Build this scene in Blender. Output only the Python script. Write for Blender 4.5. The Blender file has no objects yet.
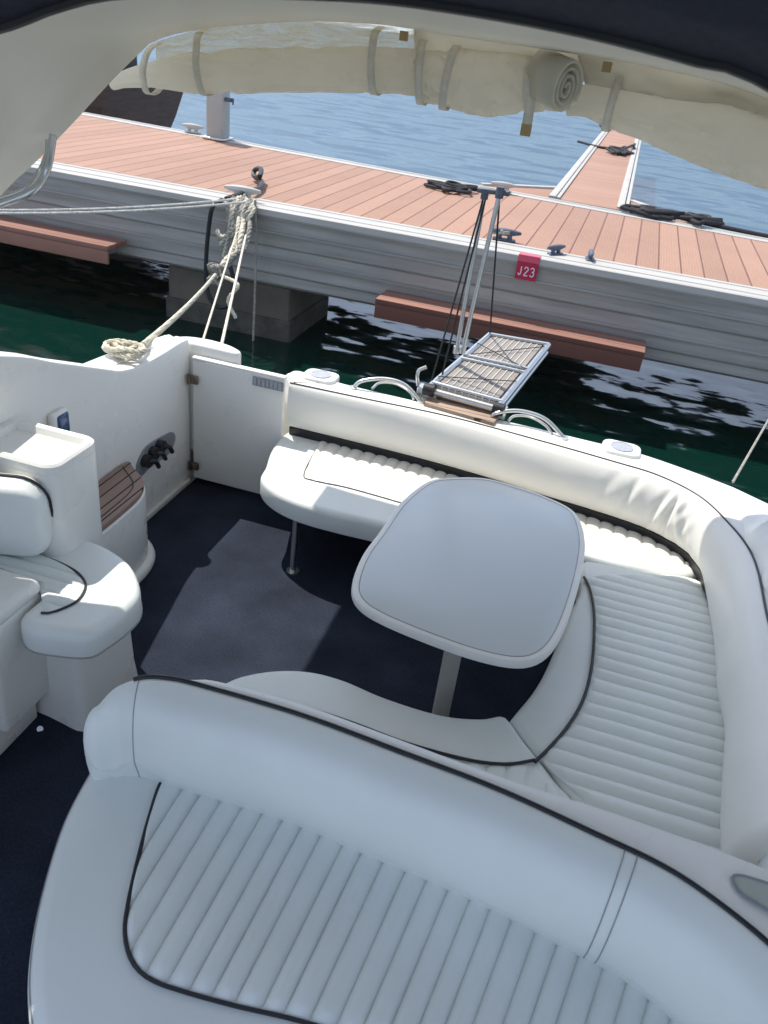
import bpy, bmesh, math, random
from mathutils import Vector, Matrix, noise
rnd = random.Random(7)
R = math.radians
scn = bpy.context.scene
COL = scn.collection

# ------------------------------------------------------------------ camera, sky, sun, exposure
cam_d = bpy.data.cameras.new("camera")
cam_d.sensor_fit = 'VERTICAL'; cam_d.sensor_height = 24.0
cam_d.lens = 805.4 / 1024 * 24.0
cam_d.dof.use_dof = True; cam_d.dof.focus_distance = 3.6; cam_d.dof.aperture_fstop = 4.0
cam_d.clip_start = 0.05; cam_d.clip_end = 3000
cam = bpy.data.objects.new("camera", cam_d); COL.objects.link(cam)
def cam_matrix(pitch, roll, yaw, loc):
    p, r, y = R(pitch), R(roll), R(yaw)
    f = Vector((math.sin(y)*math.cos(p), math.cos(y)*math.cos(p), -math.sin(p)))
    rt = Vector((math.cos(y), -math.sin(y), 0)); up = rt.cross(f)
    r2 = rt*math.cos(r)+up*math.sin(r); u2 = -rt*math.sin(r)+up*math.cos(r)
    m = Matrix((r2, u2, -f)).transposed().to_4x4(); m.translation = loc
    return m
cam.matrix_world = cam_matrix(30.757, 7.5, -13.13, Vector((0, 0, 2.5)))
scn.camera = cam

SUN = Vector((-.53, .30, 1.0)).normalized()          # towards the sun
elev = math.asin(SUN.z); azim = math.atan2(SUN.x, SUN.y)
w = bpy.data.worlds.new("World"); scn.world = w; w.use_nodes = True
nt = w.node_tree; nt.nodes.clear()
sky = nt.nodes.new('ShaderNodeTexSky'); sky.sky_type = 'NISHITA'; sky.sun_disc = False
sky.sun_elevation = elev; sky.sun_rotation = azim; sky.air_density = 1.0; sky.dust_density = .3; sky.ozone_density = 1.5
bg = nt.nodes.new('ShaderNodeBackground'); bg.inputs[1].default_value = 0.15
ow = nt.nodes.new('ShaderNodeOutputWorld')
tcw = nt.nodes.new('ShaderNodeTexCoord'); sxyz = nt.nodes.new('ShaderNodeSeparateXYZ'); cxyz = nt.nodes.new('ShaderNodeCombineXYZ')
mxz = nt.nodes.new('ShaderNodeMath'); mxz.operation = 'MULTIPLY_ADD'; mxz.inputs[1].default_value = .85; mxz.inputs[2].default_value = .22      # keeps the murky yellow horizon band out of the sky
nt.links.new(tcw.outputs['Generated'], sxyz.inputs[0]); nt.links.new(sxyz.outputs[0], cxyz.inputs[0]); nt.links.new(sxyz.outputs[1], cxyz.inputs[1])
nt.links.new(sxyz.outputs[2], mxz.inputs[0]); nt.links.new(mxz.outputs[0], cxyz.inputs[2]); nt.links.new(cxyz.outputs[0], sky.inputs[0])
hs_ = nt.nodes.new('ShaderNodeHueSaturation'); hs_.inputs['Saturation'].default_value = .62
nt.links.new(sky.outputs[0], hs_.inputs['Color']); nt.links.new(hs_.outputs[0], bg.inputs[0]); nt.links.new(bg.outputs[0], ow.inputs[0])
sd = bpy.data.lights.new("sun", 'SUN'); sd.energy = 2.75; sd.angle = R(0.53); sd.color = (1.0, .95, .87)
so = bpy.data.objects.new("sun", sd); COL.objects.link(so)
so.rotation_euler = SUN.to_track_quat('Z', 'Y').to_euler()
scn.view_settings.view_transform = 'Standard'; scn.view_settings.look = 'None'
scn.view_settings.gamma = 1; scn.view_settings.exposure = .98
scn.cycles.max_bounces = 8; scn.cycles.diffuse_bounces = 5

# ------------------------------------------------------------------ materials
def node_mat(name):
    m = bpy.data.materials.new(name); m.use_nodes = True
    return m, m.node_tree, m.node_tree.nodes['Principled BSDF']
def nz(t, scale, detail=4, vec=None, rough=.55):
    n = t.nodes.new('ShaderNodeTexNoise'); n.inputs['Scale'].default_value = scale
    n.inputs['Detail'].default_value = detail; n.inputs['Roughness'].default_value = rough
    if vec: t.links.new(vec, n.inputs['Vector'])
    return n
def mat(name, col, rough=.5, metal=0, var=.12, vscale=4, bump=.0, bscale=60, spec=.5, rvar=.12, stretch=None, dirt=None, dscale=2.5, dth=.55, coat=0, trans=0):
    m, t, b = node_mat(name)
    tc = t.nodes.new('ShaderNodeTexCoord'); vec = tc.outputs['Object']
    if stretch:
        mp = t.nodes.new('ShaderNodeMapping'); mp.inputs['Scale'].default_value = stretch
        t.links.new(vec, mp.inputs['Vector']); vec = mp.outputs[0]
    n = nz(t, vscale, 6, vec)
    r = t.nodes.new('ShaderNodeMapRange'); r.inputs[3].default_value = 1-var; r.inputs[4].default_value = 1+var
    r.inputs[1].default_value = .3; r.inputs[2].default_value = .7
    t.links.new(n.outputs[0], r.inputs[0])
    mul = t.nodes.new('ShaderNodeVectorMath'); mul.operation = 'SCALE'; mul.inputs[0].default_value = col[:3]
    t.links.new(r.outputs[0], mul.inputs['Scale'])
    out = mul.outputs[0]
    if dirt:
        n2 = nz(t, dscale, 8, vec, .7)
        r2 = t.nodes.new('ShaderNodeMapRange'); r2.inputs[1].default_value = dth; r2.inputs[2].default_value = dth+.40; r2.inputs[1].default_value = dth-.08
        t.links.new(n2.outputs[0], r2.inputs[0])
        mx = t.nodes.new('ShaderNodeMix'); mx.data_type = 'RGBA'
        t.links.new(r2.outputs[0], mx.inputs[0]); t.links.new(out, mx.inputs[6]); mx.inputs[7].default_value = (*dirt, 1)
        out = mx.outputs[2]
    t.links.new(out, b.inputs['Base Color'])
    n3 = nz(t, vscale*3, 4, vec)
    r3 = t.nodes.new('ShaderNodeMapRange'); r3.inputs[3].default_value = max(.02, rough-rvar); r3.inputs[4].default_value = min(1, rough+rvar)
    t.links.new(n3.outputs[0], r3.inputs[0]); t.links.new(r3.outputs[0], b.inputs['Roughness'])
    b.inputs['Metallic'].default_value = metal; b.inputs['Specular IOR Level'].default_value = spec
    b.inputs['Coat Weight'].default_value = coat; b.inputs['Coat Roughness'].default_value = .1
    if bump:
        n4 = nz(t, bscale, 5, vec)
        bp = t.nodes.new('ShaderNodeBump'); bp.inputs['Strength'].default_value = min(1, bump); bp.inputs['Distance'].default_value = .01*bump
        t.links.new(n4.outputs[0], bp.inputs['Height']); t.links.new(bp.outputs[0], b.inputs['Normal'])
    if trans:
        tr = t.nodes.new('ShaderNodeBsdfTranslucent'); t.links.new(out, tr.inputs[0])
        ms = t.nodes.new('ShaderNodeMixShader'); ms.inputs[0].default_value = trans
        o = t.nodes['Material Output']
        t.links.new(b.outputs[0], ms.inputs[1]); t.links.new(tr.outputs[0], ms.inputs[2]); t.links.new(ms.outputs[0], o.inputs[0])
    return m
M = {}
M['gel'] = mat('gelcoat', (.80, .79, .74), .28, var=.03, vscale=1.2, bump=.04, bscale=9, rvar=.08)
M['vinyl'] = mat('white_vinyl', (.78, .81, .775), .40, var=.04, vscale=2.5, bump=.35, bscale=8, rvar=.1)
M['vinylc'] = mat('cream_vinyl', (.82, .80, .735), .42, var=.03, vscale=2.5, bump=.25, bscale=9, rvar=.1)
M['seam'] = mat('seam_thread', (.34, .34, .33), .7, var=.1)
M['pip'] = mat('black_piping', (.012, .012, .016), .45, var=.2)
M['table'] = mat('table_laminate', (.56, .60, .60), .22, var=.02, vscale=1, bump=.02, bscale=5, rvar=.06)
M['edge'] = mat('table_edging', (.74, .73, .69), .35, var=.03)
M['steel'] = mat('stainless', (.66, .66, .64), .3, metal=1, var=.03, vscale=3, rvar=.04)
M['alu'] = mat('aluminium', (.35, .335, .31), .42, metal=.3, var=.22, vscale=2, rvar=.12, stretch=(.4, 3, 6), bump=.05, bscale=20, dirt=(.26, .215, .17), dscale=1.3, dth=.56)
M['ledge'] = mat('ledge_aluminium', (.44, .425, .39), .6, metal=.0, spec=.3, var=.08, vscale=3, stretch=(.6, 3, 3), dirt=(.55, .5, .44), dscale=2.5, dth=.6)
M['conc'] = mat('wet_concrete', (.11, .092, .07), .85, var=.35, vscale=1.6, bump=.7, bscale=12, dirt=(.07, .075, .06), dscale=1.2, dth=.48)
M['wrope'] = mat('white_rope', (.62, .60, .54), .9, var=.2, vscale=40)
M['weed'] = mat('weedy_concrete', (.055, .05, .038), .8, var=.5, vscale=5, bump=.8, bscale=25, dirt=(.10, .085, .06), dscale=3, dth=.5)
M['rope'] = mat('pale_rope', (.66, .61, .48), .9, var=.25, vscale=40, bump=.6, bscale=180)
M['roped'] = mat('grey_weathered_rope', (.30, .28, .24), .9, var=.35, vscale=40, bump=.6, bscale=180)
M['ropek'] = mat('black_rope', (.02, .02, .023), .8, var=.4, vscale=60, bump=.6, bscale=180)
M['rub'] = mat('black_rubber', (.015, .015, .016), .5, var=.2)
M['canvas'] = mat('beige_canvas', (.90, .865, .77), .75, var=.05, vscale=3, bump=.5, bscale=16, trans=.6)
M['strap'] = mat('webbing', (.80, .76, .65), .8, var=.1, vscale=30, trans=.2)
M['tab'] = mat('ochre_tab', (.42, .30, .14), .8)
M['awn'] = mat('fill_awning_canvas', (.80, .78, .73), .8, var=.04, trans=.45)  # white and translucent only to lift the fill light under the awning
M['navy'] = mat('navy_canvas', (.010, .014, .032), .85, var=.2, vscale=20, bump=.2, bscale=120)
M['arch'] = mat('arch_gelcoat', (.80, .765, .67), .4, var=.03, vscale=1.2, bump=.04, bscale=6)
M['cleat'] = mat('cleat_grey', (.07, .09, .13), .5, var=.3, vscale=20)
M['grey'] = mat('grey_panel', (.25, .26, .28), .4, var=.1, vscale=30)
M['disc'] = mat('speaker_mesh', (.36, .38, .42), .6, var=.15, vscale=90)
M['hinge'] = mat('bronze_hinge', (.20, .165, .13), .35, metal=.9, var=.2, vscale=20)
M['blue'] = mat('fitting_blue', (.03, .08, .2), .2, var=.5, vscale=60)
M['ped'] = mat('pedestal_paint', (.37, .39, .36), .5, var=.06)
M['brown'] = mat('brown_hull', (.10, .055, .04), .55, var=.3, vscale=2, stretch=(.5, 1, 8), bump=.2)
M['glassg'] = mat('greenish_lens', (.42, .45, .40), .15, var=.1)
M['white'] = mat('white_paint', (.8, .8, .8), .5)
M['foot'] = mat('foam_filler', (.30, .29, .27), .8)
M['folds'] = M['vinylc']

def clear_vinyl():
    m, t, b = node_mat('clear_vinyl')
    b.inputs['Base Color'].default_value = (.78, .72, .56, 1); b.inputs['Roughness'].default_value = .12
    tr = t.nodes.new('ShaderNodeBsdfTransparent'); tr.inputs[0].default_value = (.9, .87, .76, 1)
    tl = t.nodes.new('ShaderNodeBsdfTranslucent'); tl.inputs[0].default_value = (.75, .68, .52, 1)
    n = nz(t, 9, 5); rr = t.nodes.new('ShaderNodeMapRange'); rr.inputs[1].default_value = .35; rr.inputs[2].default_value = .65
    rr.inputs[3].default_value = .45; rr.inputs[4].default_value = .95
    t.links.new(n.outputs[0], rr.inputs[0])
    a = t.nodes.new('ShaderNodeMixShader'); a.inputs[0].default_value = .45
    t.links.new(b.outputs[0], a.inputs[1]); t.links.new(tl.outputs[0], a.inputs[2])
    c = t.nodes.new('ShaderNodeMixShader'); t.links.new(rr.outputs[0], c.inputs[0])
    t.links.new(tr.outputs[0], c.inputs[1]); t.links.new(a.outputs[0], c.inputs[2])
    bp = t.nodes.new('ShaderNodeBump'); bp.inputs['Distance'].default_value = .02; bp.inputs['Strength'].default_value = .6
    n2 = nz(t, 14, 3); t.links.new(n2.outputs[0], bp.inputs['Height']); t.links.new(bp.outputs[0], b.inputs['Normal'])
    t.links.new(c.outputs[0], t.nodes['Material Output'].inputs[0])
    return m
M['clear'] = clear_vinyl()

def carpet_mat():
    m, t, b = node_mat('navy_carpet')
    tc = t.nodes.new('ShaderNodeTexCoord')
    n = nz(t, 110, 6, tc.outputs['Object'], .85); n2 = nz(t, 3.0, 6, tc.outputs['Object'])
    cr = t.nodes.new('ShaderNodeValToRGB'); e = cr.color_ramp.elements
    e[0].position = .32; e[0].color = (.012, .016, .030, 1); e[1].position = .68; e[1].color = (.038, .047, .070, 1)
    t.links.new(n.outputs[0], cr.inputs[0])
    r = t.nodes.new('ShaderNodeMapRange'); r.inputs[1].default_value = .3; r.inputs[2].default_value = .7; r.inputs[3].default_value = .68; r.inputs[4].default_value = 1.3
    t.links.new(n2.outputs[0], r.inputs[0])
    s = t.nodes.new('ShaderNodeVectorMath'); s.operation = 'SCALE'
    t.links.new(cr.outputs[0], s.inputs[0]); t.links.new(r.outputs[0], s.inputs['Scale']); t.links.new(s.outputs[0], b.inputs['Base Color'])
    b.inputs['Roughness'].default_value = .95; b.inputs['Specular IOR Level'].default_value = .15
    b.inputs['Sheen Weight'].default_value = .0
    bp = t.nodes.new('ShaderNodeBump'); bp.inputs['Distance'].default_value = .004; bp.inputs['Strength'].default_value = .9
    t.links.new(n.outputs[0], bp.inputs['Height']); t.links.new(bp.outputs[0], b.inputs['Normal'])
    return m
M['carpet'] = carpet_mat()

def plank_mat(name, col, gap, pitch, axis=0, seamw=.03, rough=.65, grain=(1, 12, 1), off=0.0, fine=0):
    m, t, b = node_mat(name)
    tc = t.nodes.new('ShaderNodeTexCoord'); sp = t.nodes.new('ShaderNodeSeparateXYZ'); t.links.new(tc.outputs['Object'], sp.inputs[0])
    def math_(op, a, bb=None):
        n = t.nodes.new('ShaderNodeMath'); n.operation = op
        for i, v in enumerate((a, bb)):
            if v is None: continue
            if isinstance(v, (int, float)): n.inputs[i].default_value = v
            else: t.links.new(v, n.inputs[i])
        return n.outputs[0]
    u = math_('DIVIDE', math_('ADD', sp.outputs[axis], off), pitch)
    fr = math_('FRACT', u); fl = math_('FLOOR', u)
    d = math_('ABSOLUTE', math_('SUBTRACT', fr, .5))
    seam = math_('GREATER_THAN', d, .5-seamw)
    wn = t.nodes.new('ShaderNodeTexWhiteNoise'); wn.noise_dimensions = '1D'; t.links.new(fl, wn.inputs['W'])
    mp = t.nodes.new('ShaderNodeMapping'); mp.inputs['Scale'].default_value = grain; t.links.new(tc.outputs['Object'], mp.inputs[0])
    n = nz(t, 6, 8, mp.outputs[0], .65); n2 = nz(t, .7, 4, tc.outputs['Object'])
    k = math_('ADD', math_('MULTIPLY', wn.outputs[0], .16), math_('ADD', math_('MULTIPLY', n.outputs[0], .34), math_('MULTIPLY', n2.outputs[0], .30)))
    k = math_('ADD', k, .60)
    s = t.nodes.new('ShaderNodeVectorMath'); s.operation = 'SCALE'; s.inputs[0].default_value = col; t.links.new(k, s.inputs['Scale'])
    mx = t.nodes.new('ShaderNodeMix'); mx.data_type = 'RGBA'; t.links.new(seam, mx.inputs[0])
    t.links.new(s.outputs[0], mx.inputs[6]); mx.inputs[7].default_value = (*gap, 1)
    t.links.new(mx.outputs[2], b.inputs['Base Color']); b.inputs['Roughness'].default_value = max(rough, .75); b.inputs['Specular IOR Level'].default_value = .25
    bp = t.nodes.new('ShaderNodeBump'); bp.inputs['Distance'].default_value = .006; bp.inputs['Strength'].default_value = .8
    hgt = math_('SUBTRACT', math_('MULTIPLY', n.outputs[0], .25), seam)
    if fine:
        fr2 = math_('SINE', math_('MULTIPLY', sp.outputs[axis], 6.2832/fine)); hgt = math_('ADD', hgt, math_('MULTIPLY', fr2, .12))
    t.links.new(hgt, bp.inputs['Height']); t.links.new(bp.outputs[0], b.inputs['Normal'])
    return m
M['deck'] = plank_mat('composite_decking', (.36, .215, .155), (.17, .09, .07), .235, 0, .035, grain=(9, .8, 1), fine=.03)
M['deckf'] = plank_mat('finger_decking', (.36, .215, .155), (.22, .11, .09), .15, 1, .02, grain=(.8, 9, 1))
M['stepm'] = plank_mat('step_decking', (.30, .155, .115), (.14, .06, .045), .12, 1, .03, grain=(.8, 9, 1))
M['teak'] = plank_mat('teak_strips', (.30, .215, .175), (.02, .018, .016), .062, 0, .06, grain=(12, .8, 1))
M['teakp'] = plank_mat('teak_pad', (.42, .31, .24), (.10, .07, .05), .045, 1, .06, grain=(.8, 12, 1))

def water_mat():
    m, t, b = node_mat('harbour_water')
    tc = t.nodes.new('ShaderNodeTexCoord')
    b.inputs['Roughness'].default_value = .04; b.inputs['IOR'].default_value = 1.33; b.inputs['Specular IOR Level'].default_value = .0; b.inputs['Roughness'].default_value = .6
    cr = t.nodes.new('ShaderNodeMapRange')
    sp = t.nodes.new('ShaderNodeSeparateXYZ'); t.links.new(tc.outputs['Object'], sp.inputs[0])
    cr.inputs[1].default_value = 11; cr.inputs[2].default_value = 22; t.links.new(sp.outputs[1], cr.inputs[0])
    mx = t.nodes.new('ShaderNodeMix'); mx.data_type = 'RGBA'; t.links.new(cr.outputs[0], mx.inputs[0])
    mx.inputs[6].default_value = (.0015, .021, .015, 1); mx.inputs[7].default_value = (.008, .060, .095, 1)  # far blue painted into the body for sky reflected at grazing angles
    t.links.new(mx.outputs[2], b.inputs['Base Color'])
    def layer(scale, sc, detail, rot, amp, dist=.5):
        mp = t.nodes.new('ShaderNodeMapping'); mp.inputs['Scale'].default_value = sc; mp.inputs['Rotation'].default_value = (0, 0, R(rot))
        t.links.new(tc.outputs['Object'], mp.inputs[0]); n = nz(t, scale, detail, mp.outputs[0], .5); n.inputs['Distortion'].default_value = dist
        sb = t.nodes.new('ShaderNodeVectorMath'); sb.operation = 'SUBTRACT'; t.links.new(n.outputs['Color'], sb.inputs[0]); sb.inputs[1].default_value = (.5, .5, .5)
        ml_ = t.nodes.new('ShaderNodeVectorMath'); ml_.operation = 'MULTIPLY'; t.links.new(sb.outputs[0], ml_.inputs[0]); ml_.inputs[1].default_value = amp
        return ml_.outputs[0]
    def vadd(p, q):
        n = t.nodes.new('ShaderNodeVectorMath'); n.operation = 'ADD'; t.links.new(p, n.inputs[0])
        if isinstance(q, tuple): n.inputs[1].default_value = q
        else: t.links.new(q, n.inputs[1])
        return n.outputs[0]
    near = vadd(layer(2.1, (.65, 1.6, 1), 2.5, 10, (.12, .42, 0)), layer(6, (.7, 1.5, 1), 2, -8, (.06, .18, 0)))
    farv = vadd(layer(.95, (.55, 1.3, 1), 5, 6, (.7, 2.1, 0)), layer(.2, (.6, 1.0, 1), 2, -10, (.08, .25, 0)))
    mv = t.nodes.new('ShaderNodeMix'); mv.data_type = 'VECTOR'; t.links.new(cr.outputs[0], mv.inputs[0]); t.links.new(near, mv.inputs[4]); t.links.new(farv, mv.inputs[5])
    nn = t.nodes.new('ShaderNodeVectorMath'); nn.operation = 'NORMALIZE'; t.links.new(vadd(mv.outputs[1], (0, 0, 1)), nn.inputs[0])
    class b3_: outputs = [nn.outputs[0]]
    b3 = b3_
    gl = t.nodes.new('ShaderNodeBsdfGlossy'); gl.inputs['Roughness'].default_value = .09; t.links.new(b3.outputs[0], gl.inputs['Normal'])
    fr = t.nodes.new('ShaderNodeFresnel'); fr.inputs['IOR'].default_value = 1.33; t.links.new(b3.outputs[0], fr.inputs['Normal'])
    ml = t.nodes.new('ShaderNodeMath'); ml.operation = 'MULTIPLY'; mrr = t.nodes.new('ShaderNodeMapRange'); t.links.new(cr.outputs[0], mrr.inputs[0]); mrr.inputs[3].default_value = .27; mrr.inputs[4].default_value = .38; t.links.new(mrr.outputs[0], ml.inputs[1]); t.links.new(fr.outputs[0], ml.inputs[0])
    ms = t.nodes.new('ShaderNodeMixShader'); t.links.new(ml.outputs[0], ms.inputs[0]); t.links.new(b.outputs[0], ms.inputs[1]); t.links.new(gl.outputs[0], ms.inputs[2])
    t.links.new(ms.outputs[0], t.nodes['Material Output'].inputs[0])
    return m
M['water'] = water_mat()

# ------------------------------------------------------------------ helpers
def V(p): return Vector(p)
def v3(p, z=None):
    return Vector((p[0], p[1], z if z is not None else p[2]))
def mesh_obj(name, verts, faces, material, parent=None, smooth=True, angle=None):
    me = bpy.data.meshes.new(name); me.from_pydata([tuple(v) for v in verts], [], faces); me.update()
    bm = bmesh.new(); bm.from_mesh(me); bmesh.ops.recalc_face_normals(bm, faces=bm.faces); bm.to_mesh(me); bm.free()
    if smooth:
        me.polygons.foreach_set('use_smooth', [True]*len(me.polygons))
        try: me.set_sharp_from_angle(angle=R(angle or 40))
        except Exception: pass
    me.materials.append(material)
    o = bpy.data.objects.new(name, me); COL.objects.link(o)
    if parent: put(o, parent)
    return o
ROOTLOC = {}
def wloc(o):
    l = Vector(o.location); p = o.parent
    while p: l += Vector(p.location); p = p.parent
    return l
def put(o, parent):
    o.parent = parent; o.location = Vector(o.location) - wloc(parent)
def tag(o, label=None, cat=None, group=None, kind=None):
    if label: o['label'] = label
    if cat: o['category'] = cat
    if group: o['group'] = group
    if kind: o['kind'] = kind
    return o
def thing(name, label, cat, loc=(0, 0, 0), group=None):
    o = bpy.data.objects.new(name, None); COL.objects.link(o); o.location = loc; o.empty_display_size = .1
    return tag(o, label, cat, group)
class MB:
    def __init__(s): s.v = []; s.f = []
    def add(s, vf):
        o = len(s.v); s.v += [Vector(a) for a in vf[0]]; s.f += [tuple(i+o for i in f) for f in vf[1]]; return s
    def build(s, name, m, parent=None, angle=None, smooth=True): return mesh_obj(name, s.v, s.f, m, parent, smooth, angle)
def crom(pts, n=8, closed=False):
    pts = [Vector(p) for p in pts]; N = len(pts); out = []
    rng = range(N if closed else N-1)
    for i in rng:
        if closed: p0, p1, p2, p3 = pts[(i-1) % N], pts[i], pts[(i+1) % N], pts[(i+2) % N]
        else:
            p1, p2 = pts[i], pts[i+1]; p0 = pts[i-1] if i else p1*2-p2; p3 = pts[i+2] if i+2 < N else p2*2-p1
        for k in range(n):
            t = k/n
            out.append(.5*((2*p1)+(p2-p0)*t+(2*p0-5*p1+4*p2-p3)*t*t+(3*p1-p0-3*p2+p3)*t**3))
    if not closed: out.append(pts[-1].copy())
    return out
def resample(pts, n, closed=False):
    pts = [Vector(p) for p in pts]
    if closed: pts = pts+[pts[0]]
    L = [0]
    for a, b in zip(pts, pts[1:]): L.append(L[-1]+(b-a).length)
    out = []; j = 0; tot = L[-1]; cnt = n if closed else n-1
    for i in range(n):
        d = tot*i/cnt
        while j < len(pts)-2 and L[j+1] < d: j += 1
        seg = L[j+1]-L[j]; out.append(pts[j].lerp(pts[j+1], (d-L[j])/seg if seg > 1e-9 else 0))
    return out
def loft(secs, cu=False, cv=False, caps=False):
    n = len(secs[0]); v = [p for s in secs for p in s]; f = []; ns = len(secs)
    for i in range(ns if cu else ns-1):
        a = i*n; b = ((i+1) % ns)*n
        for j in range(n if cv else n-1):
            k = (j+1) % n; f.append((a+j, a+k, b+k, b+j))
    if caps and not cu: f.append(tuple(range(n))); f.append(tuple(reversed([(ns-1)*n+j for j in range(n)])))
    return v, f
def tube(pts, r, seg=8, closed=False, rfun=None):
    pts = [Vector(p) for p in pts]; N = len(pts); secs = []
    nrm = None
    for i, p in enumerate(pts):
        a = pts[(i-1) % N] if (closed or i) else p; b = pts[(i+1) % N] if (closed or i < N-1) else p
        t = (b-a); t = t.normalized() if t.length > 1e-9 else Vector((0, 0, 1))
        if nrm is None:
            nrm = t.orthogonal().normalized()
        nrm = (nrm - t*nrm.dot(t)); nrm = nrm.normalized() if nrm.length > 1e-6 else t.orthogonal().normalized()
        bn = t.cross(nrm); rr = rfun(i/(N-1)) if rfun else r
        secs.append([p+(nrm*math.cos(q)+bn*math.sin(q))*rr for q in [2*math.pi*k/seg for k in range(seg)]])
    return loft(secs, cu=closed, cv=True, caps=not closed)
def rope3(pts, r, pitch=None, seg=6, strands=3):
    """three-strand laid rope"""
    pitch = pitch or r*7
    L = sum((Vector(b)-Vector(a)).length for a, b in zip(pts, pts[1:]))
    n = max(12, min(700, int(L/(pitch/7)))); c = resample(pts, n); mb = MB()
    fr = []; nrm = None
    for i in range(n):
        t = (c[min(i+1, n-1)]-c[max(i-1, 0)]); t = t.normalized() if t.length > 1e-9 else Vector((0,0,1))
        if nrm is None: nrm = t.orthogonal().normalized()
        nrm = (nrm-t*nrm.dot(t)).normalized(); fr.append((nrm.copy(), t.cross(nrm)))
    for s in range(strands):
        q = []
        for i in range(n):
            a = 2*math.pi*(i/(n-1)*L/pitch + s/strands)
            q.append(c[i]+(fr[i][0]*math.cos(a)+fr[i][1]*math.sin(a))*r*.52)
        mb.add(tube(q, r*.56, seg))
    return mb
def sag(a, b, s, n=24):
    a, b = V(a), V(b)
    return [a.lerp(b, i/n)-Vector((0, 0, s*4*(i/n)*(1-i/n))) for i in range(n+1)]
def area2(o):
    return sum(o[i][0]*o[(i+1) % len(o)][1]-o[(i+1) % len(o)][0]*o[i][1] for i in range(len(o)))
def offset(outl, d):
    """inward offset of closed xy outline (ccw) by d"""
    n = len(outl); res = []
    for i in range(n):
        a = outl[(i-1) % n]; b = outl[(i+1) % n]; t = Vector((b[0]-a[0], b[1]-a[1])); t = t.normalized() if t.length > 1e-9 else Vector((1, 0))
        res.append(Vector((outl[i][0]-t.y*d, outl[i][1]+t.x*d, outl[i][2] if len(outl[i]) > 2 else 0)))
    return res
def ccw(o):
    o = [Vector(p) for p in o]
    return o if area2(o) > 0 else list(reversed(o))
def slab(outline, z0, z1, r=.02, steps=4, rb=None, crown=0):
    """solid with rounded top edge (and bottom edge)"""
    o = ccw(outline); rb = rb if rb is not None else min(r, .01); rings = []
    rings.append([v3(p, z0) for p in offset(o, rb)])
    for k in range(1, 3): 
        a = k/2*math.pi/2; rings.append([v3(p, z0+rb*(1-math.cos(a))) for p in offset(o, rb*(1-math.sin(a)))])
    for k in range(steps+1):
        a = k/steps*math.pi/2; rings.append([v3(p, z1-r+r*math.sin(a)) for p in offset(o, r*(1-math.cos(a)))])
    v, f = loft(rings, cv=True)
    n = len(o); c = sum((p for p in rings[-1]), Vector())/n
    f.append(tuple(range(n))); f.append(tuple(reversed([len(v)-n+j for j in range(n)])))
    return v, f
def box(x0, x1, y0, y1, z0, z1, bev=.0, seg=3):
    bm = bmesh.new(); bmesh.ops.create_cube(bm, size=1)
    for v in bm.verts: v.co = Vector(((x0+x1)/2+v.co.x*(x1-x0), (y0+y1)/2+v.co.y*(y1-y0), (z0+z1)/2+v.co.z*(z1-z0)))
    if bev: bmesh.ops.bevel(bm, geom=bm.edges[:], offset=bev, segments=seg, profile=.5, affect='EDGES')
    bm.verts.index_update(); r = ([v.co.copy() for v in bm.verts], [tuple(v.index for v in f.verts) for f in bm.faces]); bm.free(); return r
def cyl(p0, p1, r, seg=16, r1=None):
    r1 = r if r1 is None else r1
    return tube([p0, p1], r, seg, rfun=lambda t: r+(r1-r)*t)
def xf(vf, m): return [m @ Vector(p) for p in vf[0]], vf[1]
def rrect(w_, h_, r, n=6, cx=0, cy=0):
    out = []
    for (sx, sy, a0) in ((1, 1, 0), (-1, 1, 90), (-1, -1, 180), (1, -1, 270)):
        for k in range(n+1):
            a = R(a0+90*k/n); out.append(Vector((cx+sx*(w_/2-r)+r*math.cos(a), cy+sy*(h_/2-r)+r*math.sin(a), 0)))
    return out
def interval(poly, p, d):
    """parameters where line p+t d crosses polygon"""
    ts = []; n = len(poly); nx, ny = -d[1], d[0]
    for i in range(n):
        a, b = poly[i], poly[(i+1) % n]
        da = (a[0]-p[0])*nx+(a[1]-p[1])*ny; db = (b[0]-p[0])*nx+(b[1]-p[1])*ny
        if (da > 0) != (db > 0):
            s = da/(da-db); x = a[0]+(b[0]-a[0])*s; y = a[1]+(b[1]-a[1])*s
            ts.append(((x-p[0])*d[0]+(y-p[1])*d[1])/(d[0]**2+d[1]**2))
    return (min(ts), max(ts)) if len(ts) >= 2 else None
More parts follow.
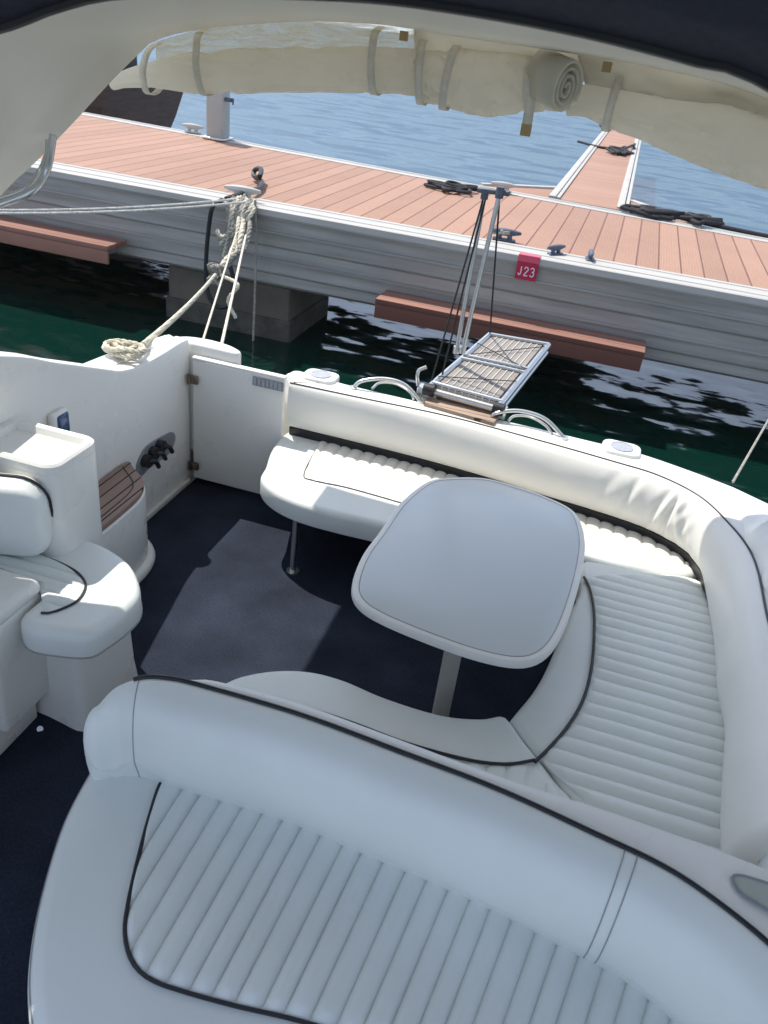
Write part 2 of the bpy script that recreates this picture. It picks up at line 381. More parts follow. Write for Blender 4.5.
def flutes(poly, A0, A1, B0, B1, n, z, h=.012, sub=8, nv=26, edge=.03, sharp=.55, zfun=None):
    """ruled fluted upholstery: flute i runs from A0..A1 line to B0..B1 line, clipped to poly"""
    rows = []; poly = [Vector(p) for p in poly]
    for i in range(n*sub+1):
        i0 = i//sub; e_ = lambda q: (q+.06*math.sin(q*12.9898+q*q*.37))/n
        u = e_(i0)+(e_(i0+1)-e_(i0))*(i % sub)/sub; a = Vector(A0).lerp(Vector(A1), u); b = Vector(B0).lerp(Vector(B1), u); d = (b-a).normalized()
        it = interval(poly, a, d)
        if not it or it[1]-it[0] < .012: 
            rows.append(None); continue
        ph = (i % sub)/sub; hh = h*(abs(math.sin(math.pi*ph))**sharp); L = it[1]-it[0]; row = []
        for j in range(nv+1):
            t = it[0]+L*(.5-.5*math.cos(math.pi*j/nv)); q = a+d*t
            e = min(t-it[0], it[1]-t); fade = min(1, max(0, e)/edge)**.8
            wob = 1+.16*noise.noise(Vector((q.x*9, q.y*9, i//sub*1.7)))
            zz = z+hh*fade*wob + .003*noise.noise(Vector((q.x*5, q.y*5, 3)))*fade
            row.append(Vector((q.x, q.y, zz+(zfun(q) if zfun else 0))))
        rows.append(row)
    mb = MB(); run = []
    for r_ in rows+[None]:
        if r_ is None:
            if len(run) > 1: mb.add(loft(run))
            run = []
        else: run.append(r_)
    return mb

# ================================================================== SETTING
WZ = -.8
mb = MB()
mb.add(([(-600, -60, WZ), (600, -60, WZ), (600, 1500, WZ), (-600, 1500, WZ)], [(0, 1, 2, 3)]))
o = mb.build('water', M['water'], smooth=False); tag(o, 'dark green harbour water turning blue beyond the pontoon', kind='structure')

fl = [(-2.13, -.6), (1.25, -.6), (1.25, 3.95), (-2.13, 3.87+.08)]
mb = MB(); mb.add(slab([(x, y, 0) for x, y in fl], -.06, 0, .004))
o = mb.build('cockpit_floor', M['carpet']); tag(o, 'navy blue carpet on the cockpit floor', kind='structure')

# ------------------------------------------------------------------ pontoon
dock = thing('pontoon', 'long jetty with salmon decking and a grooved grey aluminium side', 'jetty', (-3, 10.5, .2))
DL, DR = -32, 16
near_y = lambda x: 8.47+.010*(x+6.8)
far_y = lambda x: 13.3-.105*(x+9.4)
ZD = .68
mb = MB()
dk = [(DL, near_y(DL)+.45, 0), (DR, near_y(DR)+.45, 0), (DR, far_y(DR)-.22, 0), (DL, far_y(DL)-.22, 0)]
mb.add(slab(dk, ZD-.05, ZD-.004, .002)); mb.build('decking', M['deck'], dock)
# near side beam: profile (y offset, z)
prof = [(.47, .66), (.47, .683), (.40, .684), (.395, .678), (.30, .678), (.295, .684), (.16, .684), (.155, .678), (.10, .678), (.095, .684), (.012, .684), (0, .676), (0, .60), (.03, .592), (.03, .57), (.045, .565), (.045, .455), (.02, .45), (.02, .43), (.055, .42), (.055, .30), (.04, .295), (.06, .27), (.06, .155), (.03, .15), (.03, .128), (.065, .12), (.065, .00), (.045, -.005), (.07, -.03), (.07, -.115), (.05, -.125), (.09, -.16), (.4, -.16), (.47, -.05)]
def sweep_x(pr, yf, xs):
    return loft([[Vector((x, yf(x)+a, b)) for a, b in pr] for x in xs], cv=True, caps=True)
xs = [DL+(DR-DL)*i/24 for i in range(25)]
mb = MB(); mb.add(sweep_x([p for p in prof if True][10:], near_y, xs)); mb.build('side_beam', M['alu'], dock, angle=20)
mb = MB(); mb.add(sweep_x([(.47, .62), (.47, .683), (.40, .684), (.395, .676), (.30, .676), (.295, .684), (.16, .684), (.155, .676), (.10, .676), (.095, .684), (.012, .684), (-.004, .676), (-.004, .615), (.02, .61)], near_y, xs)); mb.build('edge_ledge', M['ledge'], dock, angle=20)
mb = MB(); mb.add(sweep_x([(-.22, .60), (-.22, .684), (-.06, .686), (-.05, .70), (0, .70), (.004, .1), (-.03, .1), (-.05, .6)], far_y, xs)); mb.build('far_ledge', M['ledge'], dock, angle=20)
# pier
pier = thing('concrete_pier', 'stained concrete pile cap under the jetty beside the hanging ropes', 'pier', (-4.3, 9.6, -1.4))
mb = MB(); bx = box(-5.02, -3.45, 8.62, 9.9, -1.7, -.17, .03)
mb.add(bx); mb.build('pier_block', M['conc'], pier)
mb = MB(); mb.add(box(-5.05, -3.42, 8.59, 9.93, -1.7, -.55, .03)); mb.build('weed_band', M['weed'], pier)
for px_ in (3.2, 9.5, -12):
    pass
# steps
def step(x0, x1, label):
    t = thing('step_board', label, 'step', ((x0+x1)/2, 8.3, -.18), 'boards fixed along the jetty side')
    y = near_y((x0+x1)/2)+.03
    mb = MB(); mb.add(box(x0, x1, y-.40, y, .0, .055, .008, 2)); mb.build('tread', M['stepm'], t)
    mb = MB(); mb.add(box(x0+.004, x1-.004, y-.398, y-.362, -.15, -.003, .004, 2)); mb.build('fascia', M['stepm'], t)
    for xx in (x0+.2, (x0+x1)/2, x1-.2): MB().add(box(xx-.03, xx+.03, y-.36, y+.03, -.12, -.004, .004, 1)).build('bracket', M['alu'], t)
step(-2.30, .52, 'long salmon step board on the jetty side under the red number sign')
step(-10.6, -5.47, 'salmon step board on the jetty side below the two white mooring lines')
# finger
fg = thing('finger_pontoon', 'narrow finger jetty running out from the far edge of the decking', 'jetty', (-.55, 20, .2))
fx = lambda y: (-1.10-.006*(y-12.9), .02-.008*(y-12.7))
y0, y1 = 12.62, 31
mb = MB(); a0, b0 = fx(y0); a1, b1 = fx(y1)
mb.add(slab([(a0+.16, y0-.12, 0), (b0-.12, y0-.17, 0), (b1-.12, y1, 0), (a1+.16, y1, 0)], ZD-.1, ZD+.012, .002)); mb.build('decking', M['deckf'], fg)
for s, (A, B) in enumerate((((a0-.02), (a1-.02)), ((b0-.16), (b1-.16)))):
    mb = MB()
    for k, (o_, w_, hh) in enumerate(((0, .10, .035), (.115, .05, .03))):
        mb.add(slab([(A+o_, y0-.05, 0), (A+o_+w_, y0-.05, 0), (B+o_+w_, y1, 0), (B+o_, y1, 0)], ZD-.35, ZD+hh, .006))
    mb.build('edge_beam', M['ledge'], fg)
for sx, pts in ((-1, [(-1.12, 12.62), (-1.12, 13.65), (-2.15, 12.75)]), (1, [(.04, 12.55), (.04, 13.6), (1.0, 12.4)])):
    mb = MB(); mb.add(slab([(x, y, 0) for x, y in pts], ZD-.08, ZD-.01, .002)); g = mb.build('gusset', M['deckf'], fg)
    mb = MB(); mb.add(box(0, .09, 0, 1, 0, .1)); 
    p1, p2 = Vector((*pts[1], ZD-.05)), Vector((*pts[2], ZD-.05)); d = (p2-p1).normalized(); n_ = Vector((-d.y, d.x, 0))*.05
    mb = MB(); mb.add(slab([p1-n_, p1+n_, p2+n_, p2-n_], ZD-.12, ZD+.02, .006)); mb.build('gusset_edge', M['ledge'], g)

# number sign
sg = thing('number_sign', 'small red sign reading J23 bent over the jetty edge', 'sign', (-.82, 8.49, .55))
M['red'] = mat('sign_red', (.42, .008, .05), .45, var=.08)
M['pink'] = mat('pale_sign_red', (.62, .08, .13), .45, var=.1)  # paler red for the folded top of the sign
yS = near_y(-.8)-.012
mb = MB(); mb.add(box(-.935, -.715, yS-.004, yS+.004, .445, .622, .002, 1)); pl = mb.build('sign_plate', M['red'], sg)
mb = MB(); mb.add(box(-.935, -.715, yS-.004, yS+.10, .686, .692, .001, 1)); mb.add(box(-.935, -.715, yS-.0045, yS+.0035, .624, .692, .001, 1)); mb.build('folded_top', M['pink'], sg)
def strokes(char):
    S = {'J': [[(.65, 1), (.65, .25), (.5, .03), (.25, .03), (.1, .2)]],
         '2': [[(.08, .75), (.2, .95), (.5, 1), (.8, .88), (.82, .65), (.1, .02), (.9, .02)]],
         '3': [[(.1, .85), (.35, 1), (.7, .97), (.85, .78), (.7, .56), (.4, .53)], [(.4, .53), (.75, .48), (.9, .25), (.7, .03), (.35, 0), (.08, .15)]]}
    return S[char]
mb = MB()
for i, ch in enumerate('J23'):
    for st in strokes(ch):
        pts = [Vector((-.912+i*.062+q[0]*.046, yS-.006, .490+q[1]*.085)) for q in st]
        mb.add(tube(crom(pts, 5), .0055, 6))
M['let'] = mat('sign_lettering', (.75, .72, .72), .5, var=.03)
mb.build('lettering', M['let'], sg)

# power pedestal
pd = thing('power_pedestal', 'grey lilac service post standing on the far jetty edge', 'service post', (-6.5, 12.85, .70))
mb = MB(); mb.add(box(-6.67, -6.38, 12.72, 13.0, .70, 1.75, .03)); mb.build('column', M['ped'], pd)
mb = MB(); mb.add(box(-6.72, -6.33, 12.67, 13.05, .686, .72, .006)); mb.build('base_plate', M['steel'], pd)
for z_ in (1.28,):
    mb = MB(); mb.add(cyl((-6.37, 12.80, z_), (-6.26, 12.80, z_), .03)); mb.add(cyl((-6.24, 12.80, z_+.03), (-6.24, 12.80, z_-.06), .015)); mb.build('tap', M['cleat'], pd)
mb = MB(); mb.add(cyl((-6.72, 12.80, 1.42), (-6.80, 12.80, 1.42), .035)); mb.build('socket', M['cleat'], pd)

# cleats on the decking edge
def cleat_mb():
    mb = MB()
    mb.add(tube(crom([(-.14, 0, .075), (-.07, 0, .072), (0, 0, .07), (.07, 0, .072), (.14, 0, .075)], 4), .02, 8, rfun=lambda t: .012+.02*math.sin(math.pi*t)))
    for s in (-1, 1): mb.add(cyl((s*.05, 0, 0), (s*.04, 0, .07), .022, 10))
    mb.add(slab(rrect(.2, .09, .03), 0, .016, .005)); return mb
def cleat(loc, rz, label, m='cleat', s=1.0):
    o = cleat_mb().build('mooring_cleat', M[m]); o.location = loc; o.rotation_euler.z = rz; o.scale = (s, s, s)
    return tag(o, label, 'cleat', 'mooring cleats along the jetty')
cleat((-.60, 8.86, .68), 1.0, 'dark mooring cleat just above the red number sign, left of the other', s=1.0)
cleat((-.24, 8.90, .68), 1.7, 'dark mooring cleat right of its neighbour above the red number sign', s=1.0)
cleat((-1.19, 9.10, .68), .1, 'dark mooring cleat wrapped with rope behind the gangway mast', s=1.25)
cleat((-4.12, 8.72, .685), .1, 'pale mooring cleat holding the thick rope bundle at the jetty edge', 'ledge', 1.5)
cleat((-7.05, 13.0, .70), .1, 'pale mooring cleat left of the grey service post', 'ledge', 1.3)
cleat((.55, 12.35, .70), .1, 'mooring cleat under the big black rope tangle', 'cleat', 1.3)
cleat((-1.75, 12.28, .70), .1, 'pale wide mooring cleat behind the top of the gangway mast', 'ledge', 1.3)
cleat((-.20, 22.0, .72), 1.5, 'mooring cleat on the finger jetty right edge', 'cleat', 1.2)
cleat((-1.12, 27.0, .72), 1.5, 'mooring cleat at the far end of the finger jetty', 'cleat', 1.2)

def tangle(cx, cy, z, sx, sy, n, r, seed, m='ropek'):
    rr = random.Random(seed); pts = []
    for i in range(n):
        a = i*2.1+rr.random()*1.3
        pts.append(Vector((cx+sx*math.cos(a)*(.35+.65*rr.random())*(1 if i % 5 else .4), cy+sy*math.sin(a)*(.35+.65*rr.random()), z+r+rr.random()*r*4)))
    return pts
def ropeobj(name, pts, r, m, label, cat='rope', group=None, laid=False, smooth=6):
    p = crom(pts, smooth) if smooth else [V(q) for q in pts]
    mb = rope3(p, r) if laid else MB().add(tube(p, r, 7))
    return tag(mb.build(name, M[m]), label, cat, group)
G = 'black ropes lying on the jetty'
ropeobj('mooring_rope', [(-2.05, 11.9, .72)]+tangle(-2.35, 11.75, .68, .42, .34, 18, .016, 3), .022, 'ropek', 'small black rope coil on the decking left of the gangway mast', group=G)
ropeobj('mooring_rope', tangle(.35, 12.3, .70, .45, .16, 20, .02, 5)+tangle(.95, 12.33, .72, .40, .26, 20, .015, 8)+[(1.6, 12.2, .72), (2.6, 12.05, .72), (4.5, 11.8, .72)], .03, 'ropek', 'largest black rope tangle on the far jetty edge beside the finger', group=G)
ropeobj('mooring_rope', [(-1.5, 21.6, .72), (-.9, 21.0, .72)]+tangle(-.45, 20.6, .70, .32, .9, 16, .02, 11)+[(-.2, 22, .8)], .028, 'ropek', 'black rope with loops lying across the finger jetty', group=G)
ropeobj('mooring_rope', tangle(-1.2, 27.0, .72, .22, 1.0, 12, .035, 14), .035, 'ropek', 'black rope heap at the far tip of the finger jetty', group=G)
ropeobj('mooring_rope', tangle(-1.19, 9.10, .72, .17, .07, 12, .016, 23), .016, 'roped', 'grey rope wrapped round the cleat behind the gangway mast', group=G)

# dark brown boat beyond
bb = thing('moored_boat', 'dark brown boat hull beyond the jetty under the rolled canvas end', 'boat', (-14, 16, -.8))
secs = []
for i in range(13):
    u = i/12; x = -10.3-8*u; hw = 1.6*(1-(u*.5)**2); rake = .0
    sec = []
    for (a, zz, out) in ((0, 1.05, 1.0), (0, .75, .99), (0, .2, .96), (0, -.4, .85), (0, -1.1, .6)):
        sec.append(Vector((x+(.35*(1.05-zz) if i == 0 else 0)-(.0), 17.2-hw*out, zz+.1*u)))
    sec += [Vector((p.x, 2*17.2-p.y, p.z)) for p in reversed(sec)]
    secs.append(sec)
for p in secs[0]: p.x -= .35*(1.05-p.z)*2
mb = MB(); mb.add(loft(secs, cv=True, caps=True)); mb.build('hull', M['brown'], bb, angle=30)
mb = MB(); mb.add(tube([(-10.2, 15.58, 1.10), (-13, 15.7, 1.12), (-17.4, 16.0, 1.2)], .07, 8)); mb.add(tube([(-10.2, 15.58, 1.10), (-10.2, 18.8, 1.1)], .07, 8)); mb.build('rubbing_strake', M['rub'], bb)
mb = MB(); mb.add(box(-16.8, -11.2, 16.2, 18.2, 1.0, 1.6, .08)); mb.build('cabin', M['rub'], bb)

# ================================================================== OUR BOAT (fixed mouldings)
boat = thing('motor_boat', 'white motor boat cockpit with moulded side wall, transom and arch', 'boat', (-.6, 1.5, -.8))
# side wall (port in picture): x = -2.15 inner face
top = crom([(-2.15, .2, 1.62), (-2.15, 1.6, 1.50), (-2.15, 2.44, 1.267), (-2.15, 2.785, 1.126), (-2.15, 3.12, .985), (-2.15, 3.247, .935), (-2.15, 3.42, .905), (-2.15, 3.62, .90), (-2.15, 3.80, .905), (-2.15, 3.90, .90)], 5)
secs = []
for p in top:
    y, z = p.y, p.z
    secs.append([Vector((-2.15, y, -.02)), Vector((-2.15, y, z-.02)), Vector((-2.157, y, z-.006)), Vector((-2.172, y, z)), Vector((-2.23, y, z)), Vector((-2.245, y, z-.01)), Vector((-2.25, y, z-.05)), Vector((-2.25, y, -.02))])
mb = MB(); mb.add(loft(secs, cv=True, caps=True)); mb.build('side_wall', M['gel'], boat, angle=35)
# outer side deck, gunwale
gun = crom([(-2.25, .2, .98), (-2.25, 2.2, .98), (-2.25, 3.3, .93), (-2.25, 3.9, .90)], 6)
secs = []
for i, p in enumerate(gun):
    wd = .17 if p.y < 3.2 else .17-.10*min(1, (p.y-3.2)/.9)**2
    secs.append([Vector((-2.24, p.y, p.z-.1)), Vector((-2.24, p.y, p.z-.01)), Vector((-2.27, p.y, p.z)), Vector((-2.25-wd+.06, p.y, p.z-.01)), Vector((-2.25-wd+.01, p.y, p.z-.035)), Vector((-2.25-wd, p.y, p.z-.09)), Vector((-2.25-wd+.05, p.y, p.z-.2))])
mb = MB(); mb.add(loft(secs, cv=True, caps=True)); mb.build('side_deck', M['gel'], boat, angle=40)
# rounded gunwale end beyond the door
oe = crom([(-1.86, 3.915, .9), (-1.97, 3.915, .9), (-2.1, 3.915, .9), (-2.24, 3.915, .9), (-2.26, 3.96, .9), (-2.2, 4.01, .9), (-2.08, 4.03, .9), (-1.95, 4.01, .9), (-1.86, 3.96, .9)], 5, True)
mb = MB(); mb.add(slab(oe, .2, .875, .02)); mb.build('gunwale_end', M['gel'], boat)
# base strip along the wall
mb = MB(); mb.add(box(-2.15, -2.128, .2, 3.86, .0, .035, .008)); mb.build('skirting', M['gel'], boat)
# hull topsides
def hullring(z, o):
    return [Vector(p) for p in ((-2.72+o*.2, -4, z), (-2.72+o*.2, 2.8, z), (-2.58+o*.2, 3.5, z), (-2.30+o*.3, 4.0, z), (-1.6, 4.10-o*.2, z), (.3, 4.12-o*.2, z), (.9-o*.2, 3.9, z), (1.34-o*.3, 3.2, z), (1.5-o*.2, 2.4, z), (1.5-o*.2, -4, z))]
mb = MB(); mb.add(loft([hullring(.66, .1), hullring(.3, .3), hullring(-.3, .6), hullring(-1.0, 1.1)])); mb.build('hull', M['gel'], boat, angle=50)
# door
dr = MB().add(box(-2.118, -1.555, 3.872, 3.905, .035, .80, .012)).build('transom_door', M['gel'], boat)
mb = MB(); mb.add(box(-2.12, -1.55, 3.868, 3.91, .795, .812, .006)); mb.build('door_cap', M['gel'], dr)
for z_ in (.68, .125):
    mb = MB()
    mb.add(box(-2.128, -2.075, 3.852, 3.871, z_-.025, z_+.025, .006)); mb.add(cyl((-2.128, 3.852, z_-.028), (-2.128, 3.852, z_+.028), .011)); mb.add(cyl((-2.1, 3.846, z_), (-2.1, 3.856, z_), .008))
    mb.build('hinge', M['hinge'], dr)
mb = MB(); mb.add(box(-1.742, -1.556, 3.864, 3.873, .728, .782, .004)); v_ = mb.build('vent_plate', M['grey'], dr)
mb = MB()
for k in range(7): mb.add(box(-1.735+k*.025, -1.720+k*.025, 3.861, 3.865, .735, .775, .001, 1))
mb.build('vent_slots', M['disc'], v_)
# switch recess on side wall
ol = crom([(-2.1480, 3.3131, 0.3593), (-2.1480, 3.3672, 0.4245), (-2.1480, 3.4586, 0.4441), (-2.1480, 3.6471, 0.4243), (-2.1480, 3.7014, 0.4013), (-2.1480, 3.7106, 0.3529), (-2.1480, 3.6523, 0.3018), (-2.1480, 3.5325, 0.2994), (-2.1480, 3.4285, 0.3044), (-2.1480, 3.3471, 0.2940)], 5, True)
c_ = sum(ol, Vector())/len(ol)
def plate(ol, x, dx, inset):
    a = [Vector((x, p.y, p.z)) for p in ol]; b = [Vector((x+dx, p.y, p.z)) for p in ol]; c2 = [Vector((x+dx, c_.y+(p.y-c_.y)*inset, c_.z+(p.z-c_.z)*inset)) for p in ol]
    return loft([a, b, c2], cv=True, caps=True)
sp_ = MB().add(plate(ol, -2.15, .010, .9)).build('switch_panel', M['grey'], boat)
sw = [(-2.1480, 3.3832, 0.3749), (-2.1480, 3.4549, 0.3909), (-2.1480, 3.5281, 0.4013)]
for k, q in enumerate(sw):
    q = Vector(q); mb = MB()
    mb.add(cyl((-2.143, q.y, q.z), (-2.105, q.y, q.z), .036, 14)); mb.add(tube(crom([(-2.115, q.y, q.z), (-2.09, q.y+.03, q.z-.01), (-2.09, q.y+.06, q.z-.055)], 4), .013, 8))
    mb.build('switch', M['rub'], sp_)
# small blue fitting in the wall, use unknown
mb = MB(); mb.add(box(-2.152, -2.118, 2.66, 2.77, .80, .93, .015)); bz = mb.build('wall_fitting', M['gel'], boat)
mb = MB(); mb.add(box(-2.13, -2.110, 2.685, 2.765, .815, .915, .012)); mb.build('lens', M['blue'], bz)  # blue front of the wall fitting

# moulded cabinet with tray, teak step, console, seat base
tb = thing('storage_box', 'tall white moulded cabinet with a shallow tray on top, behind the single seat', 'cabinet', (-1.95, 2.35, 0))
zt = .99
ol = rrect(.40, .30, .06, 5, -1.955, 2.325)
mb = MB(); mb.add(slab(ol, 0, zt-.02, .02)); mb.build('body', M['gel'], tb)
o1 = ccw(ol); o2 = offset(o1, .035); mb = MB()
rings = [[v3(p, zt-.03) for p in o1], [v3(p, zt) for p in offset(o1, .002)], [v3(p, zt+.008) for p in offset(o1, .012)], [v3(p, zt+.004) for p in o2], [v3(p, zt-.018) for p in offset(o1, .05)]]
v, f = loft(rings, cv=True); n = len(o1); f.append(tuple(len(v)-n+j for j in range(n))); mb.add((v, f)); mb.build('tray', M['gel'], tb)
ts = thing('teak_step', 'white moulded step with a rounded teak strip top by the side wall', 'step', (-2.03, 2.9, 0))
so_ = crom([(-2.14, 3.21, 0), (-2.06, 3.17, 0), (-1.95, 3.08, 0), (-1.90, 2.96, 0), (-1.89, 2.8, 0), (-1.89, 2.62, 0), (-1.89, 2.5, 0), (-2.145, 2.5, 0), (-2.145, 2.9, 0)], 4, True)
mb = MB(); mb.add(slab(so_, 0, .42, .012)); mb.build('body', M['gel'], ts)
mb = MB(); mb.add(slab(offset(ccw(so_), -.035), 0, .05, .03)); mb.build('plinth', M['gel'], ts)
mb = MB(); tk = offset(ccw(so_), .006); mb.add(slab(tk, .421, .452, .006)); tkp = mb.build('teak_top', M['teak'], ts)
mb = MB(); mb.add(tube(crom([(-2.12, 3.15, .453), (-2.06, 3.10, .453), (-1.985, 3.03, .453), (-1.95, 2.94, .453), (-1.943, 2.78, .453), (-1.945, 2.62, .453), (-1.97, 2.56, .453), (-2.12, 2.55, .453)], 5), .003, 5)); mb.build('caulking', M['rub'], tkp)

cs = thing('captain_seat', 'single rounded white seat with black piping beside the side wall', 'seat', (-1.8, 2.0, 0))
cu = crom([(-1.8675, 2.3201, 0.6000), (-1.7979, 2.3470, 0.6000), (-1.6895, 2.3440, 0.6000), (-1.5491, 2.2946, 0.6000), (-1.4511, 2.2148, 0.6000), (-1.3845, 2.1197, 0.6000), (-1.3720, 2.0322, 0.6000), (-1.3912, 1.9101, 0.6000), (-1.4273, 1.8338, 0.6000)] + [(-1.58, 1.79, .6), (-1.65, 1.80, .6), (-1.690, 1.84, .6), (-1.692, 1.90, .6), (-1.694, 1.96, .6), (-1.73, 1.99, .6), (-1.85, 1.993, .6), (-2.0, 1.995, .6), (-2.13, 2.0, .6), (-2.14, 2.1, .6), (-2.1, 2.2, .6)] , 5, True)
cu = resample(cu, 90, True)
mb = MB(); mb.add(slab(cu, .475, .60, .045, 6, rb=.02)); csc = mb.build('seat_cushion', M['vinyl'], cs)
pc = crom([(-2.0531, 2.2205, 0.6030), (-1.9536, 2.1820, 0.6030), (-1.8903, 2.1589, 0.6030), (-1.7713, 2.1494, 0.6030), (-1.6671, 2.1267, 0.6030), (-1.5941, 2.0837, 0.6030), (-1.5619, 2.0304, 0.6030), (-1.5526, 1.9686, 0.6030), (-1.5748, 1.9069, 0.6030), (-1.6102, 1.8715, 0.6030)] + [(-1.76, 2.02, .603), (-1.9, 2.02, .603), (-2.08, 2.03, .603), (-2.09, 2.15, .603)], 5, True)
pc = resample(pc, 70, True)
mb = MB(); mb.add(tube([v3(p, .604) for p in crom([(-2.2712, 2.2266, 0.6030), (-2.1219, 2.2186, 0.6030), (-2.0531, 2.2205, 0.6030), (-1.9536, 2.1820, 0.6030), (-1.8903, 2.1589, 0.6030), (-1.7713, 2.1494, 0.6030), (-1.6671, 2.1267, 0.6030), (-1.5941, 2.0837, 0.6030), (-1.5619, 2.0304, 0.6030), (-1.5526, 1.9686, 0.6030), (-1.5720, 1.9146, 0.6030), (-1.5950, 1.8786, 0.6030), (-1.6223, 1.8659, 0.6030)], 6) if p.x > -2.12], .005, 6)); mb.build('piping', M['pip'], csc)
mb = flutes(pc, (-2.2, 1.8, 0), (-2.2, 2.3, 0), (-1.4, 1.8, 0), (-1.4, 2.3, 0), 8, .600, .012); mb.build('fluted_panel', M['vinyl'], csc)
mb = MB(); mb.add(tube([v3(p, .49) for p in offset(ccw(cu), -.0005)], .0035, 5, closed=True)); mb.build('bottom_seam', M['seam'], csc)
bo = resample(crom([(-1.5162, 2.2726, 0.0000), (-1.5022, 2.1727, 0.0000), (-1.4994, 2.0365, -0.0000), (-1.5330, 1.9165, -0.0000), (-1.6514, 1.9235, 0.0000), (-1.7614, 1.9352, 0.0000)] + [(-2.14, 1.95, 0), (-2.14, 2.3, 0), (-1.85, 2.34, 0), (-1.62, 2.33, 0)] , 4, True), 60, True)
bo2 = offset(ccw(bo), .0)
mb = MB(); mb.add(loft([[v3(p, 0) for p in bo2], [v3(p, .1) for p in offset(bo2, .012)], [v3(p, .473) for p in offset(bo2, .03)]], cv=True, caps=True)); mb.build('seat_base', M['gel'], cs, angle=60)
# seat back
bk = rrect(.56, .34, .10, 6, 0, 0)
mb = MB(); v, f = slab(bk, -.05, .06, .035, 5); m4 = Matrix.Translation(Vector((-2.05, 2.075, .785))) @ Matrix.Rotation(R(17), 4, 'Z') @ Matrix.Rotation(R(90+10), 4, 'X') @ Matrix.Rotation(R(0), 4, 'Y')
mb.add(xf((v, f), m4)); bkp = mb.build('backrest', M['vinyl'], cs)
mb = MB(); mb.add(xf(tube([v3(p, -.03) for p in offset(bk, -.003)], .006, 6, closed=True), m4)); mb.build('piping', M['pip'], bkp)

# console block left foreground
cn = thing('side_locker', 'white moulded side locker with a cushioned top beside the single seat', 'locker', (-1.95, 1.5, 0))
mb = MB(); mb.add(box(-2.14, -1.765, .2, 1.885, 0, .60, .015)); mb.build('body', M['gel'], cn)
mb = MB(); mb.add(box(-1.766, -1.742, .2, 1.915, 0, .13, .012)); mb.build('plinth', M['gel'], cn)
mb = MB(); mb.add(box(-1.80, -1.700, 1.70, 1.982, .12, .60, .022)); mb.build('side_moulding', M['gel'], cn)
mb = MB(); mb.add(box(-2.13, -1.698, 1.62, 1.984, .585, .655, .030, 4)); mb.build('armrest', M['gel'], cn)
mb = MB(); mb.add(box(-2.13, -1.74, .2, 1.80, .60, .705, .035, 4)); mb.build('cushion', M['vinyl'], cn)
mb = MB(); mb.add(tube([(-1.7635, 1.64, .13), (-1.7635, 1.64, .60)], .003, 5)); mb.build('seam', M['seam'], cn)
dk_ = MB().add(cyl((-1.6975, 1.8623, 0.0010), (-1.6941, 1.8586, 0.0060), .012, 16)).build('deck_stud', M['steel'], boat)

# ------------------------------------------------------------------ transom and coaming
Tt = crom([(-1.5379, 3.9116, 0.7700), (-1.1317, 3.9236, 0.7700), (-0.6284, 3.9423, 0.7700), (-0.1356, 3.8977, 0.7700), (0.2480, 3.8479, 0.7700), (0.4711, 3.8047, 0.7700), (0.6634, 3.6759, 0.7700), (0.7870, 3.4605, 0.7700), (0.8502, 3.2856, 0.7700), (0.8741, 3.1010, 0.7700), (0.8780, 2.7606, 0.7700)] + [(.90, 2.4, .77), (.905, 2.0, .77), (.905, 1.5, .77), (.9, .5, .77)], 8)
Bt = crom([(-1.5317, 3.9333, 0.5000), (-0.8688, 3.9245, 0.5000), (-0.4056, 3.8911, 0.5000), (-0.0703, 3.8394, 0.5000)] + [(0.1959, 3.8072, 0.5000), (0.4276, 3.7634, 0.5000)] + [(0.5525, 3.7124, 0.5000), (0.6726, 3.6237, 0.5000)] + [(0.7427, 3.5148, 0.4900), (0.7660, 3.4106, 0.4900)] + [(0.7941, 3.2113, 0.4550), (0.8049, 2.9383, 0.4550), (0.8023, 2.6220, 0.4550)] + [(.815, 2.4, .455), (.78, 2.05, .455), (.765, 1.8, .455), (.765, 1.6, .455)], 8)
NT = 420
Tr = resample(Tt[:8*12+1], NT); Br = resample(Bt, NT)
# match parameters by arclength: T of same number of points, trimmed to y=1.6
Tr = resample([p for p in Tt if p.y > 1.78], NT); Br = resample([p for p in Bt if p.y > 1.78], NT)
secs = []
prof = [(-.3, -.06, 0), (0, 0, .0), (.02, .06, .022), (.08, .25, .045), (.2, .5, .052), (.38, .75, .045), (.6, .92, .028), (.8, .99, .010), (.97, 1.0, 0), (1.0, .965, 0)]
def path_n(P_, i):
    a = P_[max(0, i-2)]; b = P_[min(len(P_)-1, i+2)]; t = (b-a); t.z = 0; t.normalize(); return Vector((t.y, -t.x, 0))   # points inboard (right of travel)
for i in range(NT):
    B, T = Br[i], Tr[i]; n_ = path_n(Br, i)
    sec = []
    # folds at the corner
    xx = i/(NT-1)
    for (s, q, bu) in prof:
        w_ = math.exp(-((xx-.52)/.075)**2)
        env = math.sin(math.pi*min(1, max(0, q)))**.8
        fold = sum(-dp*math.exp(-((xx-cc-sl*(q-.2))/wd_)**2)+dp*.6*math.exp(-((xx-cc-sl*(q-.2)-wd_*1.9)/(wd_*1.3))**2) for cc, sl, wd_, dp in ((.455, .015, .0045, .010), (.492, .022, .005, .016), (.515, .004, .004, .020), (.530, -.020, .0045, .018), (.552, -.034, .005, .013), (.42, .03, .006, .006)))*env
        wr = .004*noise.noise(Vector((xx*28, q*2.2, 1)))*math.sin(math.pi*min(1, max(0, q)))
        h = B.lerp(T, max(0, s)); p = Vector((h.x, h.y, B.z+(T.z-B.z)*q)) + n_*(bu+fold+wr)
        if s < 0: p = Vector((B.x, B.y, B.z+(T.z-B.z)*q)) - n_*.03
        sec.append(p)
    secs.append(sec)
